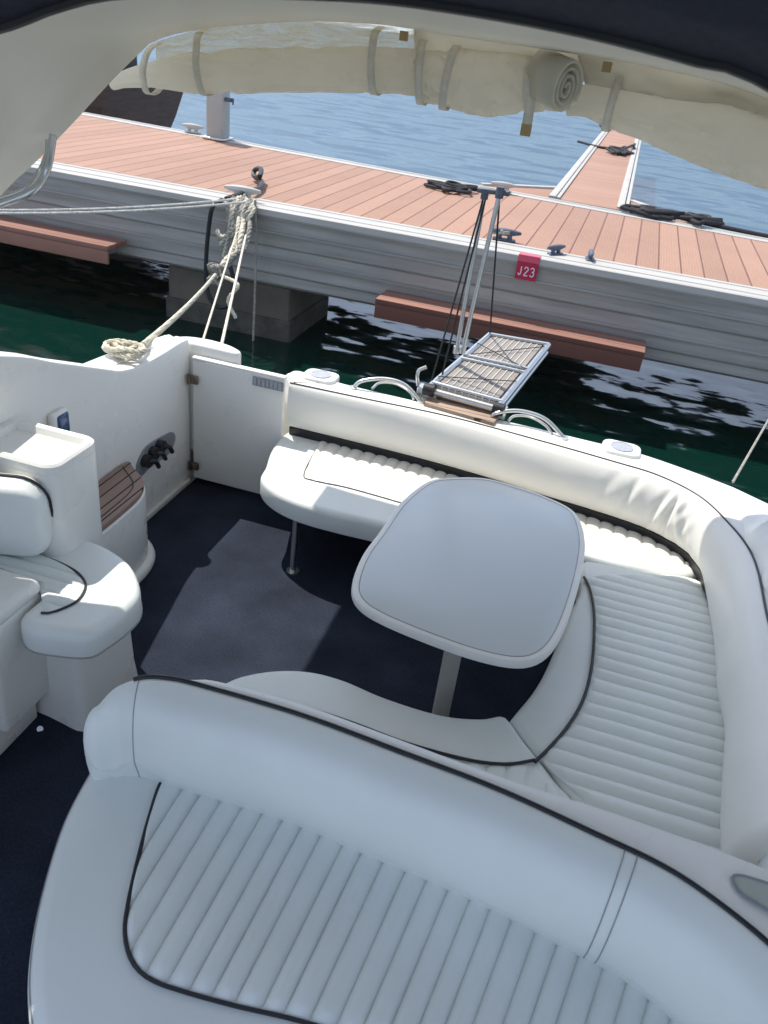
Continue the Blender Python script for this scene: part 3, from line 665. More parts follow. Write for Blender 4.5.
sofa = thing('cockpit_sofa', 'u shaped white cockpit sofa with fluted seats and black piping round the table', 'sofa', (-.2, 3, 0))
mb = MB(); v, f = loft([[a for p, q in zip(s, s[1:]) for a in (p, p.lerp(q, .5))]+[s[-1]] for s in [crom(s, 1) for s in secs]]); 
secs2 = [crom(s, 4) for s in secs]
# rounded inboard end at the forward end
endc = secs2[-1]; cen = sum(endc, Vector())/len(endc)
for k in (1, 2, 3, 4):
    a = k/4*math.pi/2; secs2.append([cen+(p-cen)*max(.05, math.cos(a))+Vector((0, -.05*math.sin(a), 0)) for p in endc])
mb.v = []; mb.f = []; mb.add(loft(secs2)); bkr = mb.build('backrest', M['vinylc'], sofa, angle=70)
mb = MB(); mb.add(tube([p+Vector((0, 0, .002)) for p in Tr], .0045, 6)); mb.build('piping', M['pip'], bkr)
# black gap below the backrest
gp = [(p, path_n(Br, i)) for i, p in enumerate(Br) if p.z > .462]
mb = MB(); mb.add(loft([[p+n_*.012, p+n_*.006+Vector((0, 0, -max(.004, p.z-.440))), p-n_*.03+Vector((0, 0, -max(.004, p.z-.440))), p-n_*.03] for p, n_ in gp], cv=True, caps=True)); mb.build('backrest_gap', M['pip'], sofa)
# left end cap of backrest
mb = MB(); mb.add(([p for p in secs2[0]] + [Vector((-1.555, 4.03, .5))], [tuple(range(len(secs2[0])+1))])); mb.build('backrest_end', M['vinylc'], bkr)
# forward corner bolster
fc = [(.93, 2.08, .60), (.94, 1.96, .60), (.95, 1.84, .59), (.96, 1.7, .58), (.96, 1.58, .58)]
mb = MB(); mb.add(tube(crom(fc, 6), .12, 20, rfun=lambda t: .128+.03*math.sin(math.pi*min(1, t*1.3+.2)))); mb.build('corner_bolster', M['vinyl'], sofa)
mb = MB(); mb.add(tube([(Vector((.925, 1.975, .60))+Vector((math.cos(a)*.157, .03*math.sin(a), math.sin(a)*.157))) for a in [k/40*2*math.pi for k in range(40)]], .003, 5, closed=True)); mb.build('bolster_seam', M['seam'], sofa)

MB().add(box(.80, 1.06, 1.56, 1.98, .30, .68, .05, 4)).build('corner_block', M['vinyl'], sofa)
# seat cushions, z=.45
ZS = .45
aft = crom([(-1.4936, 3.9991, 0.4500), (-1.5639, 3.9427, 0.4500), (-1.5520, 3.7309, 0.4500), (-1.4992, 3.5324, 0.4500)] + [(-1.47, 3.40, .45), (-1.36, 3.30, .45), (-1.20, 3.245, .45), (-1.0, 3.235, .45), (-.75, 3.245, .45), (-.4, 3.25, .45), (-.1, 3.28, .45), (.12, 3.36, .45)] + [(.17, 3.40, .45), (.45, 3.44, .45), (.72, 3.50, .45)] + [(.76, 3.62, .45), (.72, 3.80, .45), (.55, 3.97, .45), (.2, 4.03, .45), (-.5, 4.06, .45), (-1.1, 4.08, .45)], 5, True)
aft = resample(aft, 170, True)
mb = MB(); mb.add(slab(aft, .325, ZS, .035, 6, rb=.02)); aftc = mb.build('aft_seat_cushion', M['vinyl'], sofa)
pa = [(-1.3231, 3.9584, 0.4520), (-1.3230, 3.8150, 0.4520), (-1.2782, 3.5239, 0.4520), (-1.2173, 3.4837, 0.4520), (-1.0389, 3.4965, 0.4520), (-0.8563, 3.4895, 0.4520), (-0.6278, 3.4755, 0.4520), (-0.3159, 3.4764, 0.4520)] + [(-.1, 3.42, .452), (.16, 3.46, .452), (.45, 3.50, .452), (.68, 3.545, .452), (.74, 3.62, .452), (.70, 3.76, .452), (.52, 3.92, .452), (.2, 4.00, .452), (-.5, 4.03, .452), (-1.1, 4.05, .452)]
pa = resample(crom(pa, 4, True), 150, True)
mb = flutes(pa, (-1.5, 3.2, 0), (.9, 3.2, 0), (-1.5, 4.2, 0), (.9, 4.2, 0), 34, .4505, .012, sub=10); mb.build('fluted_panel', M['vinylc'], aftc)
mb = MB(); pl_ = [p for p in crom([(-1.3225, 3.9565, 0.4530), (-1.3223, 3.8132, 0.4530), (-1.2776, 3.5222, 0.4530), (-1.2167, 3.4820, 0.4530), (-1.0384, 3.4948, 0.4530), (-0.8559, 3.4878, 0.4530), (-0.6275, 3.4738, 0.4530), (-0.3158, 3.4747, 0.4530)], 6)]; mb.add(tube(pl_, .0035, 5)); mb.build('piping', M['pip'], aftc)
# right cushion
rt = [(0.0542, 2.2300, 0.4500), (0.1031, 2.3793, 0.4500), (0.1390, 2.5521, 0.4500)] + [(.19, 2.95, .45), (.22, 3.15, .45), (.20, 3.34, .45), (.25, 3.40, .45), (.5, 3.43, .45), (.74, 3.48, .45), (.84, 3.3, .45), (.87, 2.8, .45), (.86, 2.2, .45), (.84, 1.75, .45), (.6, 1.72, .45), (.42, 1.74, .45)] + [(0.3106, 1.9113, 0.4500), (0.2523, 1.9733, 0.4500), (0.1942, 2.0398, 0.4500), (0.1218, 2.1149, 0.4500), (0.0529, 2.1923, 0.4500)]
rt = resample(crom(rt, 4, True), 170, True)
mb = MB(); mb.add(slab(rt, .31, ZS, .03, 6, rb=.02)); rtc = mb.build('side_seat_cushion', M['vinyl'], sofa)
pr_ = [(0.1744, 2.0577, 0.4520), (0.2481, 2.2427, 0.4520), (0.2885, 2.4011, 0.4520), (0.3049, 2.5801, 0.4520), (0.3021, 2.7817, 0.4520), (0.2880, 2.9780, 0.4520), (0.2585, 3.1384, 0.4520), (0.2238, 3.2316, 0.4520)] + [(.5, 3.385, .452), (.72, 3.42, .452), (.79, 3.28, .452), (.83, 2.8, .452), (.83, 2.2, .452), (.80, 1.8, .452), (.6, 1.76, .452), (.42, 1.80, .452)] + [(0.3242, 1.9361, 0.4520)]
pr_ = resample(crom(pr_, 4, True), 150, True)
mb = flutes(pr_, (0, 1.7, 0), (0, 3.6, 0), (1, 1.7, 0), (1, 3.6, 0), 27, .4505, .016, sub=12, sharp=.7); mb.build('fluted_panel', M['vinyl'], rtc)
mb = MB(); mb.add(tube(crom([(0.1572, 2.0185, 0.4610), (0.2030, 2.1186, 0.4610), (0.2471, 2.2329, 0.4610), (0.2873, 2.3906, 0.4610), (0.3035, 2.5688, 0.4610), (0.3008, 2.7695, 0.4610), (0.2867, 2.9649, 0.4610), (0.2573, 3.1246, 0.4610), (0.2228, 3.2174, 0.4610)], 6), .0065, 6)); mb.build('piping', M['pip'], rtc)
# forward cushion
fw = [(-0.9759, 1.9266, 0.4500), (-0.9229, 2.0174, 0.4500), (-0.8208, 2.0977, 0.4500), (-0.7013, 2.1452, 0.4500), (-0.5663, 2.1528, 0.4500), (-0.4042, 2.1283, 0.4500), (-0.1977, 2.1264, 0.4500), (-0.0590, 2.1651, 0.4500), (0.0062, 2.2092, 0.4500), (0.0445, 2.1992, 0.4500), (0.1145, 2.1167, 0.4500), (0.1872, 2.0415, 0.4500), (0.2455, 1.9749, 0.4500), (0.3041, 1.9128, 0.4500)] + [(.30, 1.72, .45), (-.3, 1.70, .45), (-.9, 1.70, .45), (-1.02, 1.80, .45)]
fw = resample(crom(fw, 4, True), 160, True)
mb = MB(); mb.add(slab(fw, .31, ZS, .03, 6, rb=.02)); fwc = mb.build('forward_seat_cushion', M['vinyl'], sofa)
pf = [(-0.7347, 1.9439, 0.4520), (-0.6522, 1.9535, 0.4520), (-0.4776, 1.9518, 0.4520), (-0.2928, 1.9370, 0.4520), (-0.1403, 1.9443, 0.4520), (-0.0214, 1.9709, 0.4520), (0.0907, 2.0179, 0.4520), (0.1797, 1.9906, 0.4520), (0.2613, 1.9147, 0.4520)] + [(.26, 1.76, .452), (-.3, 1.74, .452), (-.7, 1.76, .452)]
pf = resample(crom(pf, 4, True), 110, True)
mb = flutes(pf, (-1, 1.6, 0), (.6, 1.6, 0), (-1, 2.4, 0), (.6, 2.4, 0), 24, .4505, .008); mb.build('fluted_panel', M['vinyl'], fwc)
mb = MB(); mb.add(tube(crom([(-0.7315, 1.9353, 0.4610), (-0.6493, 1.9449, 0.4610), (-0.4755, 1.9432, 0.4610), (-0.2915, 1.9285, 0.4610), (-0.1386, 1.9316, 0.4610), (-0.0180, 1.9452, 0.4610), (0.0785, 1.9764, 0.4610), (0.1560, 2.0273, 0.4610)], 6), .006, 6)); mb.build('piping', M['pip'], fwc)
# bases
mb = MB(); b1 = ccw([(-.95, 1.75, 0), (.80, 1.75, 0), (.80, 3.95, 0), (.30, 3.95, 0), (.28, 3.0, 0), (.24, 2.7, 0), (.12, 2.36, 0), (-.2, 2.16, 0), (-.7, 2.16, 0), (-.95, 1.95, 0)])
mb.add(slab(b1, 0, .30, .004)); mb.build('sofa_base', M['gel'], sofa, smooth=False)
for xx, yy in ((-1.215, 3.28), (-.5, 3.33)):
    mb = MB(); mb.add(cyl((xx, yy, 0), (xx, yy, .325), .016)); mb.add(cyl((xx, yy, 0), (xx, yy, .006), .035)); mb.build('leg', M['steel'], sofa)

# transom deck (coaming top)
oe = [(-1.6118, 4.0279, 0.7850), (-1.5618, 4.1148, 0.7850), (-1.2724, 4.0730, 0.7850), (-0.7714, 4.0596, 0.7850), (-0.2688, 4.0617, 0.7850), (0.1609, 4.0476, 0.7850), (0.3689, 4.0344, 0.7850), (0.6203, 3.9623, 0.7850), (0.8341, 3.8805, 0.7850)]
inn = list(reversed([Vector((p.x, p.y, .78)) for p in Tr[:240]]))
odk = [Vector(p) for p in crom(oe, 4)] + [Vector((1.12, 3.70, 0)), Vector((1.30, 3.3, 0)), Vector((1.45, 2.6, 0)), Vector((1.45, 1.2, 0)), Vector((.90, 1.2, 0))] + list(reversed([Vector((p.x, p.y, 0)) for p in Tr]))
mb = MB(); mb.add(slab(odk, .60, .772, .02, 4)); mb.build('transom_coaming', M['gel'], boat, angle=50)
mb = MB(); mb.add(box(-1.53, .25, 4.0, 4.06, -.02, .62, .004)); mb.build('transom_wall', M['gel'], boat)
mb = MB(); mb.add(loft([[Vector((x, y, -.02)), Vector((x, y, .62)), Vector((x+dx, y+dy, .62)), Vector((x+dx, y+dy, -.02))] for x, y, dx, dy in ((.25, 4.06, 0, -.05), (.62, 3.98, -.03, -.04), (.86, 3.75, -.04, -.02), (.95, 3.3, -.05, 0), (.97, .3, -.05, 0))], cv=True, caps=True)); mb.build('side_liner', M['gel'], boat)
for q in ((-1.4186, 4.0744, 0.8000), (0.2759, 4.0093, 0.7900)):
    mb = MB(); mb.add(slab(rrect(.20, .16, .05, 5, q[0], q[1]), .70, .790, .012)); pp = mb.build('speaker_pod', M['gel'], boat)
    mb = MB(); mb.add(tube([(q[0]+.055*math.cos(a), q[1]+.055*math.sin(a), .791) for a in [k/24*2*math.pi for k in range(24)]], .004, 5, closed=True)); mb.add(cyl((q[0], q[1], .785), (q[0], q[1], .7925), .052, 24)); mb.build('speaker_grille', M['disc'], pp)
def rail(pts, pts2):
    mb = MB(); mb.add(tube(crom(pts, 8), .011, 10)); mb.add(tube(crom(pts2, 8), .008, 8))
    for p in (pts[0], pts[-1]): mb.add(cyl(Vector(p)-Vector((0, 0, .004)), Vector(p)+Vector((0, 0, .008)), .022, 14))
    mb.build('grab_rail', M['steel'], boat)
rail([(-1.2071, 4.0245, 0.7750), (-1.1646, 4.0424, 0.8200), (-1.0453, 4.0815, 0.8450), (-0.9285, 4.0838, 0.8350), (-0.8169, 4.0421, 0.7750)], [(-1.1098, 4.0695, 0.7750), (-1.0809, 4.1189, 0.8000), (-0.9913, 4.1309, 0.8100), (-0.8956, 4.0862, 0.8000), (-0.8587, 4.0479, 0.7750)])
rail([(-0.4249, 4.0224, 0.7750), (-0.3939, 4.0166, 0.8200), (-0.2795, 4.0519, 0.8450), (-0.1416, 4.0431, 0.8350), (-0.0214, 3.9923, 0.7750)], [(-0.3307, 4.0495, 0.7750), (-0.3018, 4.0781, 0.8000), (-0.2229, 4.0857, 0.8100), (-0.1345, 4.0473, 0.8000), (-0.0869, 4.0089, 0.7750)])

# draped fabric at the far right corner of the coaming
secs = []
base = crom([(0.6113, 3.7971, 0.8000), (0.7127, 3.7407, 0.8000), (0.7824, 3.6711, 0.8000), (0.8369, 3.5577, 0.8000), (0.8630, 3.3554, 0.8000), (0.8934, 3.1585, 0.8000), (0.9127, 2.9396, 0.8000)], 6) + crom([(1.0, 2.6, .8), (1.02, 2.0, .8), (1.02, 1.6, .8)], 6)
base = resample([Vector(p) for p in base], 240)
for i, p in enumerate(base):
    n_ = path_n(base, i)*-1; xx = i/239; sec = []
    amp = min(1, xx*6)
    for j in range(15):
        u = j/14; hgt = math.sin(math.pi*u)**.7*.075*amp
        fo = .030*(1-2*abs(math.sin(xx*26+u*2.2))**.6)*math.sin(math.pi*u)*amp*math.exp(-xx*1.6)+.010*noise.noise(Vector((xx*16, u*3, 7)))*amp
        sec.append(Vector((p.x, p.y, .768+hgt+fo))+n_*(-.015+.19*u*(.4+.6*amp)+.012*math.sin(xx*45)))
    secs.append(sec)
mb = MB(); mb.add(loft([crom(s, 2) for s in secs])); o = mb.build('draped_cover', M['folds'], angle=80); tag(o, 'crumpled cream cover draped over the coaming corner', 'cover')

# ------------------------------------------------------------------ table
tbl = thing('cockpit_table', 'pale grey cockpit table with rounded corners on a single pedestal', 'table', (-.22, 2.7, 0))
to = resample(crom([(-0.5168, 3.3963, 0.7000), (-0.3475, 3.4888, 0.7000), (-0.1889, 3.4855, 0.7000), (-0.0293, 3.4523, 0.7000), (0.1111, 3.3723, 0.7000), (0.1733, 3.1766, 0.7000), (0.1873, 2.9533, 0.7000), (0.1764, 2.6631, 0.7000), (0.1507, 2.4287, 0.7000), (0.1062, 2.2842, 0.7000), (0.0287, 2.2100, 0.7000), (-0.1079, 2.1875, 0.7000), (-0.2905, 2.2020, 0.7000), (-0.4864, 2.2389, 0.7000), (-0.5917, 2.2920, 0.7000), (-0.6445, 2.3893, 0.7000), (-0.6694, 2.5851, 0.7000), (-0.6594, 2.7968, 0.7000), (-0.6474, 3.0629, 0.7000), (-0.5919, 3.3001, 0.7000)], 5, True), 130, True)
mb = MB(); mb.add(slab(to, .664, .699, .012, 4, rb=.01)); tt = mb.build('tabletop', M['edge'], tbl)
ti = offset(ccw(to), .028)
mb = MB(); mb.add(slab(ti, .690, .7005, .001, 2)); mb.build('laminate', M['table'], tt)
mb = MB(); mb.add(tube([v3(p, .6998) for p in ti], .002, 5, closed=True)); mb.build('groove', M['seam'], tt)
lg = (-0.2309, 2.5500, 0.1710)
lx_, ly_ = -.228, 2.49
mb = MB(); mb.add(cyl((lx_, ly_, .05), (lx_, ly_, .64), .036, 24)); pb = mb.build('pedestal', M['ledge'], tbl)
mb = MB(); mb.add(tube([(lx_, ly_, 0), (lx_, ly_, .015), (lx_, ly_, .03), (lx_, ly_, .07)], .1, 28, rfun=lambda t: [.06, .06, .05, .04][min(3, int(t*3.01))])); mb.build('foot', M['ledge'], pb)
mb = MB(); mb.add(cyl((lx_, ly_, .63), (lx_, ly_, .665), .07, 24)); mb.build('socket', M['rub'], pb)

# ------------------------------------------------------------------ helm bench (foreground)
hb = thing('helm_bench', 'large white helm bench in the foreground with a fluted seat and rolled backrest', 'bench', (0, 1.2, 0))
HZ = .52
so1 = [(-1.1271, 1.4668, 0.5200), (-1.1195, 1.3747, 0.5200), (-1.0841, 1.2122, 0.5200), (-1.0055, 1.0133, 0.5200), (-0.9291, 0.8709, 0.5200), (-0.8652, 0.7840, 0.5200), (-0.7993, 0.7180, 0.5200), (-0.7130, 0.6557, 0.5200), (-0.5941, 0.6120, 0.5200), (-0.4408, 0.6034, 0.5200)] + [(-.3, .62, .52), (.2, .62, .52), (.8, .66, .52), (1.0, .8, .52), (1.02, 1.25, .52), (.95, 1.42, .52), (.5, 1.52, .52), (0, 1.56, .52), (-.5, 1.58, .52), (-.95, 1.56, .52), (-1.08, 1.5, .52)]
so1 = resample(crom(so1, 5, True), 220, True)
mb = MB(); mb.add(slab(so1, .36, HZ, .045, 7, rb=.02)); hs = mb.build('seat_cushion', M['vinyl'], hb)
mb = MB(); mb.add(tube([v3(p, HZ-.018) for p in offset(ccw(so1), .0065)], .0014, 5, closed=True)); mb.build('side_seam', M['seam'], hs)
mb = MB(); mb.add(slab(offset(ccw(so1), .07), .0, .36, .004)); mb.build('bench_base', M['gel'], hb)
pp1 = [(-0.8992, 1.4441, 0.5220), (-0.8698, 1.3223, 0.5220), (-0.8243, 1.1855, 0.5220), (-0.7788, 1.0645, 0.5220), (-0.7427, 0.9936, 0.5220), (-0.6910, 0.9416, 0.5220), (-0.6292, 0.9192, 0.5220), (-0.5386, 0.9211, 0.5220), (-0.4044, 0.9349, 0.5220), (-0.2623, 0.9544, 0.5220), (0.0210, 0.9766, 0.5220), (0.2949, 0.9862, 0.5220), (0.5132, 0.9841, 0.5220), (0.6814, 1.0053, 0.5220), (0.8632, 1.1479, 0.5220), (0.9574, 1.3354, 0.5220)] + [(.85, 1.44, .522), (.5, 1.47, .522), (0, 1.49, .522), (-.5, 1.50, .522), (-.86, 1.50, .522)]
pp1 = resample(crom(pp1, 5, True), 200, True)
zf = lambda q: 0
A0, A1 = Vector((-.803, 1.462, 0)), Vector((.333, 1.42, 0)); B0, B1 = Vector((-.798, 1.1, 0)), Vector((.286-.01, 1.12, 0))
dA = A1-A0; dB = B1-B0
mb = flutes(pp1, A0-dA*.25, A1+dA*.75, B0-dB*.25, B1+dB*.75, 36, HZ+.0005, .021, sub=12, nv=30, sharp=.72); fp = mb.build('fluted_panel', M['vinyl'], hs)
mb = MB(); mb.add(tube([v3(p, HZ+.006) for p in pp1], .0056, 8, closed=True)); mb.build('piping', M['pip'], hs)
# backrest bolster
top_ = crom([Vector((-1.05, 1.37, .86))] + [Vector(p) for p in [(-0.8143, 1.5165, 0.8800), (-0.5192, 1.5315, 0.8800), (-0.2249, 1.5086, 0.8800), (0.0492, 1.4905, 0.8800), (0.3081, 1.4431, 0.8800), (0.4529, 1.4230, 0.8800), (0.5448, 1.3829, 0.8800), (0.6916, 1.3321, 0.8800)]] + [Vector((.78, 1.24, .88)), Vector((.86, 1.1, .88)), Vector((.9, .9, .88))], 8)
top_ = [Vector(p) for p in crom([(-1.085, 1.425, .79), (-1.05, 1.468, .835), (-.985, 1.500, .866), (-.91, 1.516, .878), (-.816, 1.524, .88), (-.519, 1.531, .88), (-.225, 1.512, .88), (.049, 1.49, .88), (.308, 1.447, .88), (.453, 1.42, .88), (.56, 1.38, .88), (.69, 1.305, .88), (.80, 1.21, .88), (.88, 1.08, .88), (.92, .9, .88), (.93, .6, .88)], 10)]
top_ = [p-Vector((0, 0, .022)) for p in resample(top_, 170)]
hp = [(.012, -.28), (.02, -.10), (.012, -.012), (0, 0), (-.012, .004), (-.04, .004), (-.075, -.008), (-.108, -.035), (-.132, -.08), (-.143, -.14), (-.140, -.20), (-.125, -.26), (-.10, -.31), (-.085, -.345), (-.06, -.37)]
secs = []
def pn(P_, i):
    a = P_[max(0, i-3)]; b = P_[min(len(P_)-1, i+3)]; t = (b-a); t.z = 0; t.normalize(); return Vector((-t.y, t.x, 0))
for i, p in enumerate(top_):
    n_ = pn(top_, i)
    e = min(1, .45+.55*(i/16)**.6); eb = .0 if i > 16 else (1-i/16)*.05
    wr = lambda j: .003*noise.noise(Vector((i*.06, j*.5, 2)))
    secs.append([p+n_*(a*e+wr(j))+Vector((0, 0, b+(eb if b < -.2 else 0))) for j, (a, b) in enumerate(hp)])
secs = [crom(s, 3) for s in secs]
# rounded left end
e0 = secs[0]; cen = sum(e0, Vector())/len(e0); tdir = (top_[0]-top_[3]); tdir.z = 0; tdir.normalize()
pre = []
for k in range(6, 0, -1):
    a = k/6*math.pi/2; pre.append([cen+(p-cen)*max(.03, math.cos(a))+tdir*.06*math.sin(a) for p in e0])
mb = MB(); mb.add(loft(pre+secs)); hbk = mb.build('backrest', M['vinyl'], hb, angle=80)
mb = MB(); mb.add(tube([p+pn(top_, i)*.002+Vector((0, 0, .004)) for i, p in enumerate(top_[8:])], .0072, 8)); mb.build('piping', M['pip'], hbk)
def seam_at(i, lo=5, hi=40):
    s = secs[i]; n_ = None; return [q+(q-cenof(s)).normalized()*.0006 for q in s[lo:hi]]
def cenof(s): return sum(s, Vector())/len(s)
for idx in ((9,), (97, 99)):
    for ii in idx:
        mb = MB(); mb.add(tube(seam_at(ii, 9, 40), .0018, 5)); mb.build('seam', M['seam'], hbk)
# white moulded rim behind the backrest
rim = resample([Vector(p) for p in crom([(-.93, 1.515, .855), (-.86, 1.548, .868), (-.783, 1.572, .87), (-.54, 1.584, .87), (-.24, 1.566, .87), (.08, 1.545, .87), (.32, 1.545, .87), (.604, 1.53, .87), (.78, 1.52, .86), (1.0, 1.50, .85), (1.4, 1.45, .83)], 8)], 120)
rim = [p-Vector((0, 0, .022)) for p in rim]
inn = resample([p for p in top_], 170)
outer = [v3(p) for p in rim]
inner = [p for p in top_[9:130]]
inner = resample(inner+[Vector((1.35, .8, .858))], 120)
mb = MB()
rows = []
for a, b in zip(inner, outer):
    rows.append([Vector((a.x, a.y, .50)), Vector((a.x, a.y, .850)), a.lerp(b, .5)+Vector((0, 0, .002)), a.lerp(b, .85), b, Vector((b.x, b.y, b.z-.012))+(b-a).normalized()*.004, Vector((b.x, b.y, .42))])
mb.add(loft(rows)); mb.build('bench_moulding', M['gel'], boat, angle=50)
lo_ = resample(crom([(0.6272, 1.4478, 0.8620), (0.6374, 1.4603, 0.8620), (0.6587, 1.4658, 0.8620), (0.7118, 1.4667, 0.8620), (0.7846, 1.4673, 0.8620), (0.8508, 1.4602, 0.8620), (0.8602, 1.4372, 0.8620), (0.8300, 1.3996, 0.8620), (0.7736, 1.3857, 0.8620), (0.7190, 1.3881, 0.8620), (0.6758, 1.4005, 0.8620), (0.6432, 1.4150, 0.8620)], 4, True), 50, True)
mb = MB(); mb.add(slab([v3(p, 0) for p in lo_], .84, .8615, .004)); cl = mb.build('moulding_light', M['glassg'], boat)
mb = MB(); mb.add(tube([v3(p, .861) for p in lo_], .004, 6, closed=True)); mb.build('light_bezel', M['grey'], cl)

# ------------------------------------------------------------------ gangway
gw = thing('gangway', 'folded stainless boarding gangway with slatted walkway lashed by cords to its mast', 'gangway', (-.6, 4.3, .78))
A = Vector((-0.7889, 4.1140, 0.8500)); B = Vector((-0.3933, 4.0857, 0.8400)); C = Vector((-0.2581, 4.9309, 0.9500)); D = Vector((-0.6181, 4.8949, 0.9500))
for a, b in ((A, D), (B, C)):
    d = (b-a).normalized(); mb = MB()
    mb.add(tube([a-d*.03, b], .019, 12)); mb.add(tube([a+Vector((0, 0, -.05)), b+Vector((0, 0, -.05))], .014, 10)); mb.build('side_rail', M['steel'], gw)
MB().add(tube([A+Vector((0, -.02, -.02)), B+Vector((0, -.02, -.02))], .022, 12)).build('cross_bar', M['steel'], gw); MB().add(tube([D, C], .016, 12)).build('cross_bar', M['steel'], gw)
for p, s in ((A, -1), (B, 1)):
    mb = MB(); c = p+Vector((-.03*0, -.035, -.01)); ax = (B-A).normalized()*.03
    mb.add(cyl(c-ax, c+ax, .034, 18)); mb.build('end_roller', M['rub'], gw)
nS = 9
M['slat'] = mat('gangway_slats', (.50, .49, .46), .6, var=.12, vscale=8, stretch=(6, 1, 1))
M['slatd'] = mat('gangway_slats_brown', (.27, .24, .215), .6, var=.12, vscale=8)
wk = MB()
for k in range(nS):
    u0 = (k+.12)/nS; u1 = (k+.88)/nS
    a0_, a1_ = A.lerp(B, .06+.88*u0), A.lerp(B, .06+.88*u1); d0, d1 = D.lerp(C, .06+.88*u0), D.lerp(C, .06+.88*u1)
    up = Vector((0, 0, .008))
    wk.add(([a0_-up, a1_-up, d1-up, d0-up, a0_+up, a1_+up, d1+up, d0+up], [(0, 1, 2, 3), (4, 7, 6, 5), (0, 4, 5, 1), (1, 5, 6, 2), (2, 6, 7, 3), (3, 7, 4, 0)]))
wko = wk.build('walkway', M['slatd'], gw, smooth=False)
mb = MB()
for k in range(nS-1):
    u0 = (k+.92)/nS; u1 = (k+1.08)/nS
    a0_, a1_ = A.lerp(B, .06+.88*u0), A.lerp(B, .06+.88*u1); d0, d1 = D.lerp(C, .06+.88*u0), D.lerp(C, .06+.88*u1)
    up = Vector((0, 0, .012))
    mb.add(([a0_-up, a1_-up, d1-up, d0-up, a0_+up, a1_+up, d1+up, d0+up], [(0, 1, 2, 3), (4, 7, 6, 5), (0, 4, 5, 1), (1, 5, 6, 2), (2, 6, 7, 3), (3, 7, 4, 0)]))
mb.build('slat_strips', M['slat'], wko, smooth=False)
for tq in (.02, .47, .53, .97):
    a, b = A.lerp(D, tq)+Vector((0, 0, .014)), B.lerp(C, tq)+Vector((0, 0, .014)); MB().add(tube([a, b], .012, 8)).build('cross_tube', M['steel'], wko)
mb = MB()
for (a, ta, b, tb_) in ((0, .1, 1, .3), (0, .5, 1, .9), (0, .75, 1, .5)):
    p = A.lerp(D, ta)+Vector((0, 0, .024)); q = B.lerp(C, tb_)+Vector((0, 0, .024)); mb.add(tube([p, q], .0028, 5))
mb.build('lashing', M['ropek'], gw)
m0 = Vector((-0.7321, 4.4200, 0.9571)); m1 = Vector((-0.7192, 4.4200, 1.8315)); m2 = Vector((-0.6945, 4.4000, 0.9714)); m3 = Vector((-0.6399, 4.4000, 1.8513))
for a, b in ((m0, m1), (m2, m3)):
    mb = MB(); mb.add(cyl(a, b, .0125, 12)); mb.add(cyl(a, a+Vector((0, 0, .04)), .02)); mb.build('mast', M['steel'], gw)
mb = MB(); mb.add(tube([m1-Vector((.04, 0, -.01)), m3+Vector((.05, 0, .0))], .014, 10)); mb.add(cyl(m1-Vector((0, 0, .03)), m1+Vector((0, 0, .02)), .02)); mb.add(cyl(m3-Vector((0, 0, .03)), m3+Vector((0, 0, .025)), .022)); mb.build('mast_head', M['cleat'], gw)
for a, b in ((m1, A+Vector((-.01, .05, .02))), (m3+Vector((0, 0, 0)), D+Vector((.0, -.02, .02))), (m1+Vector((.01, 0, 0)), A+Vector((.03, .12, .02)))):
    mb = rope3([a, b], .0055, seg=5) if False else MB().add(tube([a, b], .0055, 6)); mb.build('hoist_rope', M['ropek'], gw)
# pivot bracket
mb = MB(); mb.add(box(-.86, -.74, 4.08, 4.16, .77, .84, .01)); mb.add(tube(crom([(-.86, 4.1, .84), (-.87, 4.1, .92), (-.83, 4.12, .95)], 4), .01, 8)); mb.build('pivot_bracket', M['steel'], gw); MB().add(box(-.43, -.35, 4.05, 4.13, .77, .83, .01)).build('pivot_bracket', M['steel'], gw)
pd_ = ccw([Vector(p) for p in [(-0.7917, 4.0026, 0.7900), (-0.7942, 4.1938, 0.7900), (-0.3778, 4.1478, 0.7900), (-0.3922, 3.9473, 0.7900)]])
mb = MB(); mb.add(slab(pd_, .765, .792, .004)); o = mb.build('teak_pad', M['teakp'], boat)

# ------------------------------------------------------------------ ropes between jetty and boat
kn = Vector((-3.7163, 7.3000, 0.2382)); w0 = Vector((-4.12, 8.66, .73)); buoy = Vector((-2.2298, 3.5615, 0.9500))
rp = thing('stern_line', 'thick pale mooring rope from the jetty cleat to a coil on the side deck', 'rope', (-3.2, 6, .5))
mb = rope3(sag(kn, buoy, .03), .017); mb.build('line', M['rope'], rp)
pts = crom([w0, Vector((-3.8604, 8.2000, 0.5399)), Vector((-3.7448, 7.8000, 0.3729)), kn], 8)
for k, (dx, m) in enumerate(((0, 'rope'), (.07, 'roped'), (-.08, 'rope'), (.03, 'roped'))):
    q = [p+Vector((dx*math.sin(i/len(pts)*3.1+.4), .03*k, .03*math.sin(i*.7+k))) for i, p in enumerate(pts)]
    rope3(q, .03-.004*k).build('strand', M[m], rp)
kk = [kn+Vector((.07*math.cos(i*1.9), .05*math.sin(i*2.3), .09*math.sin(i*1.1))) for i in range(14)]
rope3(crom(kk, 6), .02).build('knot', M['roped'], rp)
for a, b in (((237, 250), (236, 318)), ((243, 260), (246, 300))):
    pass
tl_ = crom([kn+Vector((.05, 0, 0)), Vector((-3.4288, 7.2000, 0.2056)), Vector((-3.5334, 7.2000, 0.0369)), Vector((-3.4435, 7.2000, -0.1279))], 6)
rope3(tl_, .018).build('tail', M['rope'], rp)
cp = []
for i in range(60):
    a = i*.62; rr = .065+.035*math.sin(i*.9); cp.append(Vector((-2.2633, 3.4442, 0.9250))+Vector((rr*math.cos(a)*1.1, rr*math.sin(a)*.8, .014+.0007*i+.006*math.sin(i*1.7))))
